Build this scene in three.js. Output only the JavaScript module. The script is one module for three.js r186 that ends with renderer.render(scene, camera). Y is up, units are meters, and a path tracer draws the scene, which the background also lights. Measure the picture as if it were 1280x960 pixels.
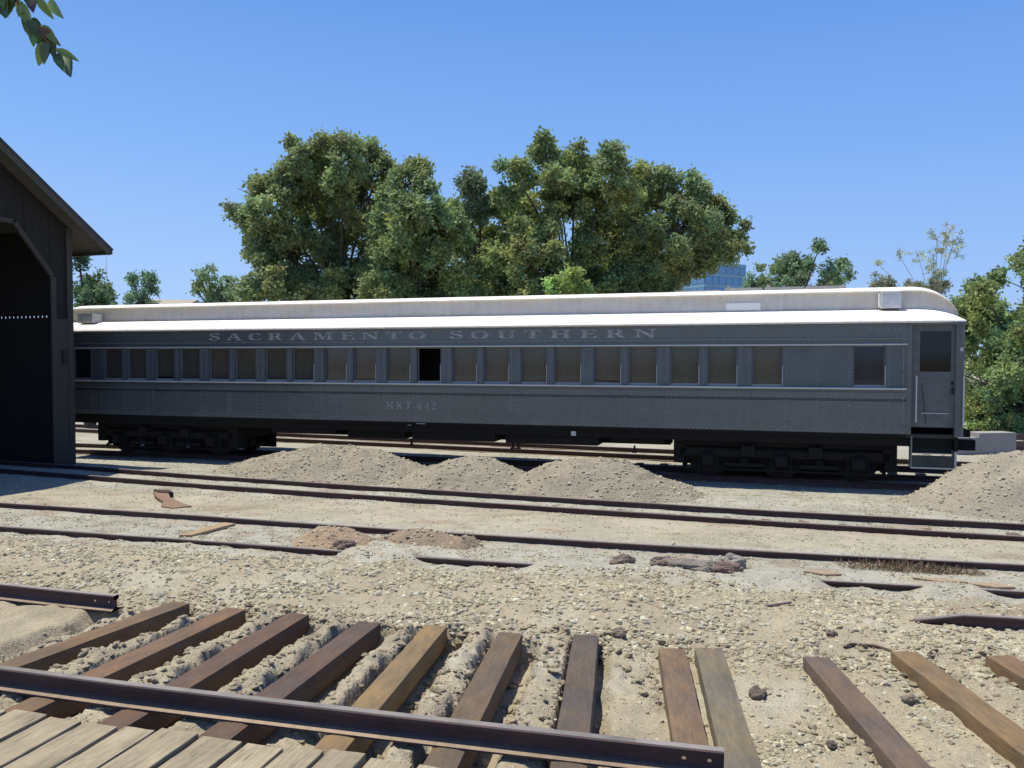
import * as THREE from 'three';
import { mergeGeometries } from 'three/addons/utils/BufferGeometryUtils.js';
import { ImprovedNoise } from 'three/addons/math/ImprovedNoise.js';
import { FontLoader } from 'three/addons/loaders/FontLoader.js';
import { TextGeometry } from 'three/addons/geometries/TextGeometry.js';

// ---------------------------------------------------------------- camera, sky, sun, exposure
const EYE = 2.5;
const scene = new THREE.Scene();
const camera = new THREE.PerspectiveCamera(51.28, 4 / 3, 0.05, 3000);
camera.position.set(0, EYE, 0);
camera.lookAt(0, EYE - 3.3, -100);

const renderer = new THREE.WebGLRenderer();
renderer.toneMapping = THREE.LinearToneMapping;
renderer.toneMappingExposure = 1.16;
renderer.shadowMap.enabled = true;

const SUN_DIR = new THREE.Vector3(-0.30, 1, -0.11).normalize();
function buildSky() {
  const W = 512, H = 256, data = new Float32Array(W * H * 4);
  const mix = (a, b, t) => a.map((v, i) => v + (b[i] - v) * t);
  const stops = [[0, [.40, .56, .83]], [6, [.31, .495, .84]], [14, [.20, .395, .80]], [26, [.11, .27, .68]], [50, [.055, .15, .46]], [90, [.055, .13, .4]]];
  for (let j = 0; j < H; j++) for (let i = 0; i < W; i++) {
    const el = (j + .5) / H * 180 - 90, az = ((i + .5) / W - .5) * 2 * Math.PI;
    const e = el * Math.PI / 180, d = new THREE.Vector3(Math.cos(e) * Math.cos(az), Math.sin(e), Math.cos(e) * Math.sin(az));
    let c;
    if (el < 0) c = mix([.40, .56, .83], [.3, .28, .22], Math.min(1, -el / 4));
    else {
      let k = 0; while (k < stops.length - 2 && el > stops[k + 1][0]) k++;
      c = mix(stops[k][1], stops[k + 1][1], (el - stops[k][0]) / (stops[k + 1][0] - stops[k][0]));
      const left = 1 - .10 * d.x * Math.cos(e);
      c = c.map((v, q) => v * (1 + (left - 1) * [1.5, 1, .4][q]));
      const g = Math.max(0, d.dot(SUN_DIR));
      const halo = .35 * Math.pow(g, 24) + 1.2 * Math.pow(g, 240);
      c = c.map(v => v + halo);
    }
    data.set([c[0], c[1], c[2], 1], (j * W + i) * 4);
  }
  const t = new THREE.DataTexture(data, W, H, THREE.RGBAFormat, THREE.FloatType);
  t.mapping = THREE.EquirectangularReflectionMapping; t.magFilter = THREE.LinearFilter; t.needsUpdate = true;
  return t;
}
scene.background = buildSky();
scene.environment = scene.background;

const sun = new THREE.DirectionalLight(new THREE.Color(1, .95, .82), 5.0);
sun.position.copy(SUN_DIR).multiplyScalar(80); sun.position.z -= 15; sun.target.position.set(0, 0, -15);
sun.castShadow = true; sun.shadow.mapSize.set(4096, 4096);
Object.assign(sun.shadow.camera, { left: -45, right: 45, top: 45, bottom: -45, near: 1, far: 200 });
scene.add(sun, sun.target);

// ---------------------------------------------------------------- helpers
let seed = 7;
const rnd = () => { seed = (seed + 0x6D2B79F5) | 0; let t = Math.imul(seed ^ seed >>> 15, 1 | seed); t = t + Math.imul(t ^ t >>> 7, 61 | t) ^ t; return ((t ^ t >>> 14) >>> 0) / 4294967296; };
const rr = (a, b) => a + (b - a) * rnd();
const noise3 = new ImprovedNoise();
const N3 = (x, y, z = 0) => noise3.noise(x + 137.31, y + 71.7, z + 11.3);
const fbm = (x, y, o = 4, z = 0) => { let s = 0, a = 1, t = 0; for (let i = 0; i < o; i++) { s += a * N3(x, y, z + i * 7.1); t += a; a *= .5; x *= 2.03; y *= 2.03; } return s / t; };
const clamp = (v, a = 0, b = 1) => Math.min(b, Math.max(a, v));
const sst = (a, b, v) => { const t = clamp((v - a) / (b - a)); return t * t * (3 - 2 * t); };
const lerp = (a, b, t) => a + (b - a) * t;

const used = new Map();
function numbered(n) { const k = used.get(n) || 0; used.set(n, k + 1); return k ? `${n}_${String(k).padStart(3, '0')}` : n; }
function tag(o, label, category, group) { o.userData = { label, category }; if (group) o.userData.group = group; return o; }
function thing(name, label, category, pos = [0, 0, 0], turn = 0, group) {
  const o = new THREE.Group(); o.name = numbered(name); o.position.set(...pos); o.rotation.y = turn; scene.add(o);
  return tag(o, label, category, group);
}
function obj(name, geoms, mat, parent = scene) {
  const list = (Array.isArray(geoms) ? geoms : [geoms]).map(g => g.index && Array.isArray(geoms) && geoms.length > 1 ? g.toNonIndexed() : g);
  const g = list.length > 1 ? mergeGeometries(list.map(q => { if (!q.getAttribute('uv')) q.setAttribute('uv', new THREE.BufferAttribute(new Float32Array(q.getAttribute('position').count * 2), 2)); return q; })) : list[0];
  const m = new THREE.Mesh(g, mat); m.castShadow = m.receiveShadow = true;
  m.name = parent === scene ? numbered(name) : name; parent.add(m); return m;
}
// box from corner to corner, uv in metres
function bx(x0, x1, y0, y1, z0, z1) {
  const g = new THREE.BoxGeometry(x1 - x0, y1 - y0, z1 - z0); g.translate((x0 + x1) / 2, (y0 + y1) / 2, (z0 + z1) / 2); return metreUV(g);
}
function metreUV(g) {
  const p = g.getAttribute('position'), n = g.getAttribute('normal'), uv = new Float32Array(p.count * 2);
  for (let i = 0; i < p.count; i++) {
    const ax = Math.abs(n.getX(i)), ay = Math.abs(n.getY(i)), az = Math.abs(n.getZ(i));
    if (ay >= ax && ay >= az) { uv[2 * i] = p.getX(i); uv[2 * i + 1] = p.getZ(i); }
    else if (ax >= az) { uv[2 * i] = p.getZ(i); uv[2 * i + 1] = p.getY(i); }
    else { uv[2 * i] = p.getX(i); uv[2 * i + 1] = p.getY(i); }
  }
  g.setAttribute('uv', new THREE.BufferAttribute(uv, 2)); return g;
}
function rod(a, b, r, seg = 8, r2 = r) {
  const A = new THREE.Vector3(...a), B = new THREE.Vector3(...b), d = B.clone().sub(A);
  const g = new THREE.CylinderGeometry(r2, r, d.length(), seg);
  g.applyQuaternion(new THREE.Quaternion().setFromUnitVectors(new THREE.Vector3(0, 1, 0), d.normalize()));
  g.translate((A.x + B.x) / 2, (A.y + B.y) / 2, (A.z + B.z) / 2); return g;
}
function cylZ(x, y, z0, z1, r, seg = 24) { const g = new THREE.CylinderGeometry(r, r, z1 - z0, seg); g.rotateX(Math.PI / 2); g.translate(x, y, (z0 + z1) / 2); return g; }

// tileable noise textures
function tileNoise(n, cells, sd) {
  const out = new Float32Array(n * n); const s0 = seed; seed = sd;
  for (let o = 0; o < cells.length; o++) {
    const [cx, cy, amp] = cells[o], grid = new Float32Array(cx * cy); for (let i = 0; i < grid.length; i++) grid[i] = rnd();
    for (let j = 0; j < n; j++) for (let i = 0; i < n; i++) {
      const x = i / n * cx, y = j / n * cy, x0 = x | 0, y0 = y | 0, fx = x - x0, fy = y - y0, sx = fx * fx * (3 - 2 * fx), sy = fy * fy * (3 - 2 * fy), x1 = (x0 + 1) % cx, y1 = (y0 + 1) % cy;
      out[j * n + i] += amp * (lerp(lerp(grid[y0 * cx + x0], grid[y0 * cx + x1], sx), lerp(grid[y1 * cx + x0], grid[y1 * cx + x1], sx), sy) - .5);
    }
  }
  seed = s0; return out;
}
function texFrom(n, fn, srgb = false) {
  const d = new Uint8Array(n * n * 4);
  for (let i = 0; i < n * n; i++) { const c = fn(i); d[i * 4] = clamp(c[0]) * 255; d[i * 4 + 1] = clamp(c[1]) * 255; d[i * 4 + 2] = clamp(c[2]) * 255; d[i * 4 + 3] = 255; }
  const t = new THREE.DataTexture(d, n, n); t.wrapS = t.wrapT = THREE.RepeatWrapping; t.magFilter = THREE.LinearFilter; t.minFilter = THREE.LinearMipmapLinearFilter; t.generateMipmaps = true;
  if (srgb) t.colorSpace = THREE.SRGBColorSpace; t.needsUpdate = true; return t;
}
function rep(t, a, b = a) { const c = t.clone(); c.repeat.set(a, b); c.needsUpdate = true; return c; }
const nzG = tileNoise(1024, [[16, 16, .25], [64, 64, .35], [160, 160, .7], [320, 320, .6], [512, 512, .5]], 11);
const groundMap = texFrom(1024, i => { const v = .78 + .32 * nzG[i]; return [v, v * .99, v * .975]; });
const groundBump = texFrom(1024, i => { const v = .5 + .5 * nzG[i]; return [v, v, v]; });
const nzW = tileNoise(1024, [[96, 6, .5], [256, 10, .5], [512, 24, .35], [8, 8, .35], [40, 40, .2]], 23);
const woodMap = texFrom(1024, i => { const v = .77 + .34 * nzW[i]; return [v, v * .985, v * .96]; });
const woodBump = texFrom(1024, i => { const v = .5 + .4 * nzW[i]; return [v, v, v]; });
const nzM = tileNoise(1024, [[6, 6, .4], [20, 14, .4], [70, 40, .3], [256, 160, .3], [500, 60, .2]], 31);
const grimeMap = texFrom(1024, i => { const v = .8 + .36 * nzM[i]; return [v, v, v]; });
const grimeRough = texFrom(1024, i => { const v = .62 + .5 * nzM[i]; return [v, v, v]; });
const nzB = tileNoise(1024, [[5, 5, 1], [14, 14, .6], [40, 40, .4]], 41);
const patchMap = texFrom(1024, i => { const t = sst(-.25, .45, nzB[i] + .35 * nzW[i]); return [lerp(.62, 1, t), lerp(.6, .98, t), lerp(.64, .92, t)]; });

const nzT = tileNoise(1024, [[4, 3, .6], [10, 6, .6], [30, 14, .5], [120, 30, .4], [300, 60, .35], [512, 400, .45]], 57), nzT2 = tileNoise(1024, [[3, 4, 1], [9, 9, .6], [24, 20, .5]], 61);
const tieMap = texFrom(1024, i => { const v = .70 + .26 * nzT[i] + .26 * nzW[i], w = sst(-.3, .5, nzT2[i]), s = nzT[i] > .78 ? .25 : 0; return [v * lerp(.88, 1.12, w) + s, v * lerp(.9, 1.03, w) + s, v * lerp(.97, .9, w) + s]; });
const tieBump = texFrom(1024, i => { const v = .5 + .4 * nzT[i]; return [v, v, v]; });
const plankMap = texFrom(1024, i => { const g = nzW[i], v = .74 + .42 * g + .2 * nzT2[i] - (g < -.36 ? .45 * Math.min(1, (-.36 - g) * 6) : 0) ; return [v, v * .985, v * .955]; });
const nzS = tileNoise(1024, [[60, 3, .7], [180, 4, .5], [24, 5, .4], [6, 6, .5]], 71);
const paintMap = texFrom(1024, i => { const v = .8 + .2 * nzM[i] + .08 * nzS[i]; return [v, v * .997, v * .985]; });
const waveBump = texFrom(512, i => { const x = i % 512, y = i >> 9, v = .5 + .28 * nzB[(y * 2) * 1024 + x * 2] + .05 * nzM[(y * 2) * 1024 + x * 2]; return [v, v, v]; });
const C = (r, g, b) => new THREE.Color().setRGB(r, g, b);
const std = (c, rough = .8, extra = {}) => new THREE.MeshStandardMaterial({ color: c, roughness: rough, ...extra });

// ---------------------------------------------------------------- layout (x to the right, d = metres in front of the camera)
const poly = pts => x => { let i = 0; while (i < pts.length - 2 && x > pts[i + 1][0]) i++; const [a, b] = [pts[i], pts[i + 1]]; return a[1] + (b[1] - a[1]) * (x - a[0]) / (b[0] - a[0]); };
const A1 = [[-18, 23.0], [-10.72, 20.23], [-7.57, 18.86], [-4.25, 17.58], [-1.33, 16.55], [0, 16.07], [2.44, 15.2], [4.63, 14.4], [8.52, 13.2], [16, 10.9]];
const A2 = [[-18, 21.9], [-11.57, 19.37], [-7.04, 17.51], [-3.96, 16.4], [-1.24, 15.45], [0, 15.02], [2.28, 14.22], [4.33, 13.48], [7.87, 12.3], [16, 9.65]];
const B1 = [[-18, 17.3], [-9.55, 14.84], [-5.83, 13.77], [-3.47, 13.03], [-1.37, 12.4], [.24, 11.97], [1.18, 11.71], [3.26, 11.17], [4.99, 10.75], [6.7, 10.36], [14, 8.6]];
const B2 = [[-18, 15.4], [-8.21, 12.75], [-5.03, 11.87], [-3.1, 11.33], [-1.25, 10.79], [-.08, 10.5], [2.02, 10.02], [3.94, 9.6], [5.92, 9.17], [13, 7.6]];
const FR = [[-9, 7.36], [-6, 6.55], [-3.89, 6.0], [-2.8, 5.7], [-1.64, 5.41], [-.75, 5.19], [.15, 4.975], [.76, 4.832], [1.6, 4.63]], fF = poly(FR);
const fA1 = poly(A1), fA2 = poly(A2), fB1 = poly(B1), fB2 = poly(B2);
const TH = 16.72 * Math.PI / 180, TC = Math.cos(TH), TS = Math.sin(TH);
// foreground ties: far end, a point nearer the camera
const TIES = [
  { f: [-3.38, 8.12], n: [-4.09, 6.45], c: [0.120, 0.075, 0.039], w: .23, W: .16, L: 'reddish brown creosoted tie, farthest left, beside the broken rail end' },
  { f: [-2.76, 7.94], n: [-3.32, 6.21], c: [0.116, 0.070, 0.039], w: .235, W: .15, L: 'brown tie second from the left in the dug out row' },
  { f: [-2.09, 7.78], n: [-2.56, 6.02], c: [0.088, 0.052, 0.033], w: .235, W: .15, L: 'dark reddish brown tie third from the left in the dug out row' },
  { f: [-1.35, 7.52], n: [-1.8, 5.82], c: [0.078, 0.050, 0.035], w: .24, W: .14, L: 'dark purplish tie with a pale scuffed patch, fourth from the left' },
  { f: [-.71, 7.42], n: [-1.06, 5.62], c: [0.156, 0.108, 0.051], w: .225, W: .14, L: 'tan faded tie fifth from the left, lightest of the left ties' },
  { f: [-.01, 7.22], n: [-.33, 5.45], c: [0.099, 0.070, 0.044], w: .23, W: .12, L: 'grey brown tie with a rust coloured far end, left of the dark middle tie' },
  { f: [.67, 7.17], n: [.41, 5.29], c: [0.075, 0.057, 0.042], w: .235, W: .035, L: 'very dark charcoal tie in the middle, crossing under the rail' },
  { f: [1.38, 6.83], n: [1.16, 5.1], c: [0.125, 0.084, 0.05], w: .235, W: .0, L: 'orange brown tie lying tight against a grey tie near the rail end' },
  { f: [1.70, 6.84], n: [1.45, 5.08], c: [0.125, 0.105, 0.069], w: .245, W: .0, L: 'grey weathered tie lying tight against an orange brown tie' },
  { f: [2.55, 6.64], n: [2.46, 4.81], c: [0.102, 0.070, 0.049], w: .225, W: .0, L: 'dark mauve brown tie alone on the right, slanting to the bottom edge' },
  { f: [3.35, 6.76], n: [3.34, 5.14], c: [0.156, 0.105, 0.051], w: .235, W: .0, L: 'tan brown tie with exposed dark side, second from the right edge' },
  { f: [4.10, 6.68], n: [4.15, 5.0], c: [0.135, 0.088, 0.047], w: .235, W: .0, L: 'brown tie cut off by the right edge of the view' },
];
for (const t of TIES) { const dx = t.f[0] - t.n[0], dd = t.f[1] - t.n[1], l = Math.hypot(dx, dd); t.ax = dx / l; t.ad = dd / l; }   // towards far
const GHOST = { f: [-4.08, 8.0], n: [-4.46, 6.89], W: .12, w: .02, ghost: true };
{ const l = Math.hypot(.38, 1.11); GHOST.ax = .38 / l; GHOST.ad = 1.11 / l; }
const TR = [GHOST, ...TIES];
const tieLocal = (t, x, d) => { const px = x - t.f[0], pd = d - t.f[1]; return [px * t.ad - pd * t.ax, -(px * t.ax + pd * t.ad)]; };   // [right of axis, towards camera from far end]

// ---------------------------------------------------------------- the ground
function groundY(x, d) {
  const v = d + .27 * x;
  let y = lerp(-.045, -.10, sst(.4, 1.6, x));
  if (d > 120) return -.42;
  const big = fbm(x * .55, d * .55, 3) * .05;
  // rubble berm beyond the tie ends, then down to the tracks
  y = lerp(y, .03, sst(7.35, 8.1, v) * (1 - sst(.8, 3, x) * .8));
  y = lerp(y, -.27, sst(8.5, 10.4, v));
  y = lerp(y, -.37, sst(12.6, 15.2, v));
  y = lerp(y, -.55, sst(17.5, 19.5, v)); y = lerp(y, -.40, sst(22.9, 23.7, v));
  const rough = v < 10.4 ? 1 : lerp(1, .35, sst(10.4, 12, v));
  y += big * (v > 12 ? .5 : 1);
  if (d < 34) {
    // spoil thrown over the second rail of the middle track
    const q = d - fB2(x);
    const cover = Math.max(sst(-2.6, -2.2, x) * (1 - sst(-1.45, -1.1, x)), sst(.1, .5, x) * (1 - sst(3.5, 3.9, x)), sst(4.65, 4.9, x) * (1 - sst(5.4, 5.7, x)));
    y += cover * .13 * Math.exp(-q * q / .16) * (.8 + .6 * fbm(x * 2.5, d * 2.5, 2));
    const p = d - fB1(x);
    y -= .05 * Math.exp(-(p + .25) * (p + .25) / .06) * sst(9, 10, v);
    if (x > -12) { const a1 = fA1(x), a2 = fA2(x); if (d < a1 && d > a2) y = lerp(y, -.405 + .02 * fbm(x * 1.3, d * 1.3, 2), sst(-4, 3, x) * sst(a2 + .02, a2 + .15, d) * (1 - sst(a1 - .15, a1 - .02, d))); }
  }
  // diggings round the loose ties
  let lump = 1;
  if (d < 9.2) {
    let cut = 0, inTie = 0, ridge = 0;
    for (const t of TR) {
      const [r, s] = tieLocal(t, x, d);
      if (s < -.35 || s > 3.2 || r < -.6 || r > .9) continue;
      const h = t.w / 2, wob = .08 * fbm(x * 4.5, d * 4.5, 3) + .06 * fbm(x * 1.6 + 9, d * 1.6, 2);
      const along = sst(-.06, .10, s + wob * .6);
      if (!t.ghost && Math.abs(r) < h + .01 && s > -.01) inTie = 1;
      if (t.ghost) cut = Math.max(cut, .62 * sst(-h - .16 + wob * .5, -h - .02, r) * (1 - sst(h + t.W + wob, h + t.W + wob + .16, r)) * along);
      else if (t.W > .01) cut = Math.max(cut, sst(-h - .03, -h, r) * (1 - sst(h + t.W + wob, h + t.W + wob + .115, r)) * along * (t.W > .1 ? 1 : .8));
      else cut = Math.max(cut, .12 * (1 - sst(h, h + .12, Math.abs(r))) * along);
      // small gap on the left side of the dug out ties
      if (t.W > .1) cut = Math.max(cut, .75 * sst(-h - .10 - wob, -h - .05 - wob, r) * (1 - sst(h, h + .02, r)) * along * sst(.05, .35, fbm(x * 2.2, d * 2.2, 2) + .22));
      if (t.W > .1 && s > .0) ridge = Math.max(ridge, sst(h + t.W, h + t.W + .14, r) * (1 - sst(h + t.W + .2, h + t.W + .34, r)));
    }
    y += ridge * (.04 + .085 * fbm(x * 4, d * 4, 3));
    y = lerp(y, -.25, cut);
    if (inTie) y = Math.min(y, -.09);
    lump = 1 - .6 * cut;
    // the hollow under the near rail, next to the boards
    const F = 4.985, vF = d + .245 * x;
    y -= .06 * Math.exp(-(vF - F + .12) * (vF - F + .12) / .02) * (.6 + fbm(x * 3, d * 3, 2)) * (x < 1.2 ? 1 : 0);
    if (vF < 4.72 && x < -.6) y = Math.min(y, -.09);
  }
  const near = 1 - sst(9, 16, d), y0 = y;
  y += rough * lump * (.05 * fbm(x * 3.1, d * 3.1, 4) + near * (.022 + .03 * sst(0, .3, fbm(x * 1.7, d * 1.7, 2)) * sst(.3, 1, x)) * (1.0 * Math.max(-.35, fbm(x * 11, d * 11, 3)) + .05 * Math.max(0, fbm(x * 5 + 20, d * 5, 2) - .12)));
  if (d < 7.5 && x < 1.5) { const e = Math.abs(d - fF(x)); y = Math.min(y, lerp(-.04, .5, sst(.10, .22, e))); }
  return y;
}
function axis(parts) { const a = []; for (const [s, e, step] of parts) { let p = s; while (p < e - 1e-6) { a.push(p); p += typeof step === 'function' ? step(p) : step; } } a.push(parts[parts.length - 1][1]); return a; }
{
  const xs = axis([[-500, -22, p => Math.max(.7, (-22 - p) * .25)], [-22, -5.2, p => .024 + .011 * (-5.2 - p)], [-5.2, 5.4, .024], [5.4, 22, p => .024 + .011 * (p - 5.4)], [22, 500, p => .4 + (p - 22) * .25]]);
  const ds = axis([[-60, 3.4, p => Math.max(.12, (3.4 - p) * .25)], [3.4, 4.4, .06], [4.4, 9.3, .024], [9.3, 30, p => .0034 * p], [30, 900, p => .4 + (p - 30) * .2]]);
  const nx = xs.length, nd = ds.length, pos = new Float32Array(nx * nd * 3), uv = new Float32Array(nx * nd * 2), col = new Float32Array(nx * nd * 3), idx = new Uint32Array((nx - 1) * (nd - 1) * 6);
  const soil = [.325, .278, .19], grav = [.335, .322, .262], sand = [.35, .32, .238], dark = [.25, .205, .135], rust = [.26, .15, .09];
  for (let j = 0; j < nd; j++) for (let i = 0; i < nx; i++) {
    const x = xs[i], d = ds[j], k = j * nx + i, y = groundY(x, d), v = d + .27 * x;
    pos.set([x, y, -d], k * 3); uv.set([x / 1.6, d / 1.6], k * 2);
    const n1 = fbm(x * .8, d * .8, 3), n2 = fbm(x * 3.3 + 40, d * 3.3, 3);
    let c = soil.slice();
    const g = clamp(sst(9.6, 10.6, v) * (1 - sst(12.3, 13.1, v)) + sst(14.3, 15.6, v) + .5 * sst(.05, .35, n1));
    c = c.map((q, m) => lerp(q, grav[m], g));
    const sd = sst(12.4, 13, v) * (1 - sst(14.2, 15.2, v)); c = c.map((q, m) => lerp(q, sand[m], sd * .8));
    if (d < 9) { const dk = sst(-.13, -.22, y) * .5 + .25 * sst(.1, .4, n2); c = c.map((q, m) => lerp(q, dark[m], clamp(dk))); }  // deep cuts also take a browner, darker soil tone as trench shadow
    if (d < 18) { const qb = Math.min(Math.abs(d - fB1(x)), Math.abs(d - fB2(x)), Math.abs(d - fA2(x))); c = c.map((q, m) => lerp(q, rust[m], .35 * Math.exp(-qb * qb / .03) * sst(-.1, .3, n2))); const st = .5 * sst(.16, .34, fbm(x * .9 + 70, d * 1.4, 3)) * sst(8.5, 10, v); c = c.map((q, m) => lerp(q, [.24, .17, .11][m], st)); }
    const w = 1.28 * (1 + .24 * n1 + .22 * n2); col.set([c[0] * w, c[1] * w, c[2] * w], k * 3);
  }
  let q = 0; for (let j = 0; j < nd - 1; j++) for (let i = 0; i < nx - 1; i++) { const a = j * nx + i, b = a + nx; idx[q++] = a; idx[q++] = a + 1; idx[q++] = b; idx[q++] = a + 1; idx[q++] = b + 1; idx[q++] = b; }
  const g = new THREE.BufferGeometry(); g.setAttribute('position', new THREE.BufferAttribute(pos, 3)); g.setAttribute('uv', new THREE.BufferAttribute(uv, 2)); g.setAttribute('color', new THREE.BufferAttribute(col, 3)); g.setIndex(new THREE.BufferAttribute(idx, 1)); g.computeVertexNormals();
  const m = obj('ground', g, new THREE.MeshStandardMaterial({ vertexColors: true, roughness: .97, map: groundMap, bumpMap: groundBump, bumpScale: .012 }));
  m.userData = { kind: 'structure', label: 'pale dusty soil and gravel of the rail yard', category: 'ground' };
  console.log('ground verts', nx * nd);
}
// stones
function stoneGeo(det, sd) {
  const g = new THREE.IcosahedronGeometry(1, det), p = g.getAttribute('position');
  for (let i = 0; i < p.count; i++) { const v = new THREE.Vector3().fromBufferAttribute(p, i), k = 1 + .55 * N3(v.x * 1.1 + sd, v.y * 1.1, v.z * 1.1) + .2 * N3(v.x * 2.6, v.y * 2.6 + sd, v.z * 2.6); p.setXYZ(i, v.x * k, v.y * k * .75, v.z * k); }
  g.computeVertexNormals(); return g;
}
function onTie(x, d, m = .0) { for (const t of TIES) { const [r, s] = tieLocal(t, x, d); if (Math.abs(r) < t.w / 2 + m && s > -m && s < 2.7) return true; } return false; }
const stoneTone = () => { const k = rnd(), b = rr(.7, 1.25); return k < .6 ? [.36 * b, .315 * b, .205 * b] : k < .85 ? [.35 * b, .325 * b, .24 * b] : k < .93 ? [.46 * b, .43 * b, .33 * b] : [.22 * b, .175 * b, .12 * b]; };
function scatter(list, geo, parent, name) {
  const m = new THREE.InstancedMesh(geo, new THREE.MeshStandardMaterial({ roughness: .95 }), list.length), q = new THREE.Quaternion(), M = new THREE.Matrix4();
  list.forEach(([x, y, z, s, c], i) => {
    q.setFromEuler(new THREE.Euler(rr(-.5, .5), rr(0, 6.28), rr(-.5, .5)));
    M.compose(new THREE.Vector3(x, y, z), q, new THREE.Vector3(s * rr(.7, 1.3), s * rr(.55, 1), s * rr(.7, 1.3))); m.setMatrixAt(i, M); m.setColorAt(i, C(...c));
  });
  m.castShadow = m.receiveShadow = true; m.name = parent === scene ? numbered(name) : name; parent.add(m); m.userData.kind = 'stuff'; return m;
}
{
  const L = []; let tries = 0;
  while (L.length < 80000 && tries++ < 900000) {
    const d = 4.4 * Math.exp(rnd() * Math.log(24 / 4.4)), x = rr(-.75, .75) * d, v = d + .27 * x;
    const patch = fbm(x * .9, d * .9, 2), clus = fbm(x * 2.7 + 5, d * 2.7, 2);
    let dens = v < 7.2 ? (.04 + .30 * sst(.05, .4, patch)) * (.35 + .65 * sst(.8, 2.2, x)) + .1 * sst(1, 2.5, x) : v < 10.2 ? .5 : v < 12.4 ? .4 : v < 14.6 ? .1 : .4;
    dens *= .12 + 1.3 * sst(-.12, .35, clus);
    if (rnd() > dens || onTie(x, d, .015)) continue;
    if (x < -.5 && d + .245 * x < 4.75) continue;
    if (Math.abs(d - fB1(x)) < .05 || (Math.abs(d - fB2(x)) < .05) || Math.abs(d - fA1(x)) < .05 || Math.abs(d - fA2(x)) < .05) continue;
    const big = rnd(); let s = v > 7 && v < 10.4 ? .008 + .024 * Math.pow(big, 2.4) : .005 + .017 * Math.pow(big, 3); if (d > 11) s = .009 + .012 * big * big;
    L.push([x, groundY(x, d) + s * .02, -d, s, stoneTone()]);
  }
  const m = scatter(L, stoneGeo(1, 3), scene, 'gravel'); m.userData = { kind: 'stuff', label: 'loose pale gravel and rubble scattered over the soil', category: 'gravel' };
  // crumbly lumps along the diggings
  const K = []; tries = 0;
  while (K.length < 4200 && tries++ < 300000) {
    const d = rr(4.6, 8.6), x = rr(-5, 4.6); if (onTie(x, d, .0) || d + .245 * x < 4.75) continue;
    const v = d + .27 * x; let w = 0;
    for (const t of TR) { const [r, s] = tieLocal(t, x, d); if (s > -.25 && s < 2.2 && t.W > .1 && r > 0 && r < .6) w = Math.max(w, .5); if (s > -.3 && s < .05 && Math.abs(r) < .3) w = 1; }
    if (x > .3 && v < 7.6) w = Math.max(w, .9 * sst(.02, .3, fbm(x * 1.7, d * 1.7, 2)));
    if (rnd() > w) continue;
    const s = .006 + .034 * Math.pow(rnd(), 3.2), b = rr(.7, 1.05);
    K.push([x, groundY(x, d) + s * .2, -d, s, [.30 * b, .25 * b, .165 * b]]);
  }
  const k = scatter(K, stoneGeo(2, 9), scene, 'soil_crumbs'); k.userData = { kind: 'stuff', label: 'crumbled clods of tan soil along the dug out ties', category: 'soil' };
}
// ---------------------------------------------------------------- heaps
function heap(name, label, X, D, y0, h, a, b, turn, sd, tone, peak = 1, group, ruts) {
  const t = thing(name, label, 'pile', [X, y0, -D], turn, group);
  const nr = 70, na = 170, pos = [], col = [], uv = [], idx = [];
  const H = (u, w) => { const r0 = Math.hypot(u, w), an = Math.atan2(w, u), r = r0 * (1 + .16 * fbm(Math.cos(an) * 1.3 + sd, Math.sin(an) * 1.3, 2)); const rut = (ruts || []).reduce((t, [ru, rw]) => t + Math.exp(-Math.pow((u * a - ru) / rw, 2)) * (.6 + .4 * Math.sin(w * b * 50)), 0) * .05 * sst(.1, .35, w) * (1 - sst(.8, .95, r)); const cone = Math.max(0, 1 - Math.sqrt(r * r + .03) * .98); let p = Math.pow(cone, peak) * 1.05; p = lerp(p, (1 - r * r) * (1 - r * r * .3), .72); return r > 1.02 ? -.15 : h * p + (1 - r * .6) * (.32 * h * fbm(u * a * 1.1 + sd, w * b * 1.1, 3) + .11 * fbm(u * a * 3.4, w * b * 3.4 + sd, 4)) - .04 * r - rut; };
  for (let j = 0; j <= nr; j++) for (let i = 0; i <= na; i++) {
    const r = j / nr * 1.05, an = i / na * Math.PI * 2, u = r * Math.cos(an), w = r * Math.sin(an), y = H(u, w);
    pos.push(u * a, y, w * b); uv.push(u * a / 1.6, w * b / 1.6); const f = 1.28 * (1 + .25 * fbm(u * a * 2, w * b * 2 + sd, 3)); col.push(tone[0] * f, tone[1] * f, tone[2] * f);
    if (j < nr && i < na) { const k = j * (na + 1) + i; idx.push(k, k + 1, k + na + 1, k + 1, k + na + 2, k + na + 1); }
  }
  const g = new THREE.BufferGeometry(); g.setAttribute('position', new THREE.Float32BufferAttribute(pos, 3)); g.setAttribute('color', new THREE.Float32BufferAttribute(col, 3)); g.setAttribute('uv', new THREE.Float32BufferAttribute(uv, 2)); g.setIndex(idx); g.computeVertexNormals();
  obj('mound', g, new THREE.MeshStandardMaterial({ vertexColors: true, roughness: .97, map: groundMap, bumpMap: groundBump, bumpScale: .015 }), t);
  const L = []; const cnt = Math.round(800 * a * b);
  for (let i = 0; i < cnt; i++) { const r = Math.sqrt(rnd()) * 1.0, an = rnd() * 6.283, u = r * Math.cos(an), w = r * Math.sin(an), s = .010 + .034 * Math.pow(rnd(), 4); L.push([u * a, H(u, w) + s * .05, w * b, s * .85, stoneTone().map((c, m) => c * .55 + tone[m] * .65)]); }
  scatter(L, stoneGeo(1, sd), t, 'pebbles'); return t;
}
const PT = [.28, .245, .18];
heap('gravel_pile', 'long gravel pile in front of the coach middle, leftmost of the piles', -4.35, 19.7, -.42, .76, 3.5, 1.65, -TH, 2.2, PT, .9, 'gravel piles along the coach');
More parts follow.
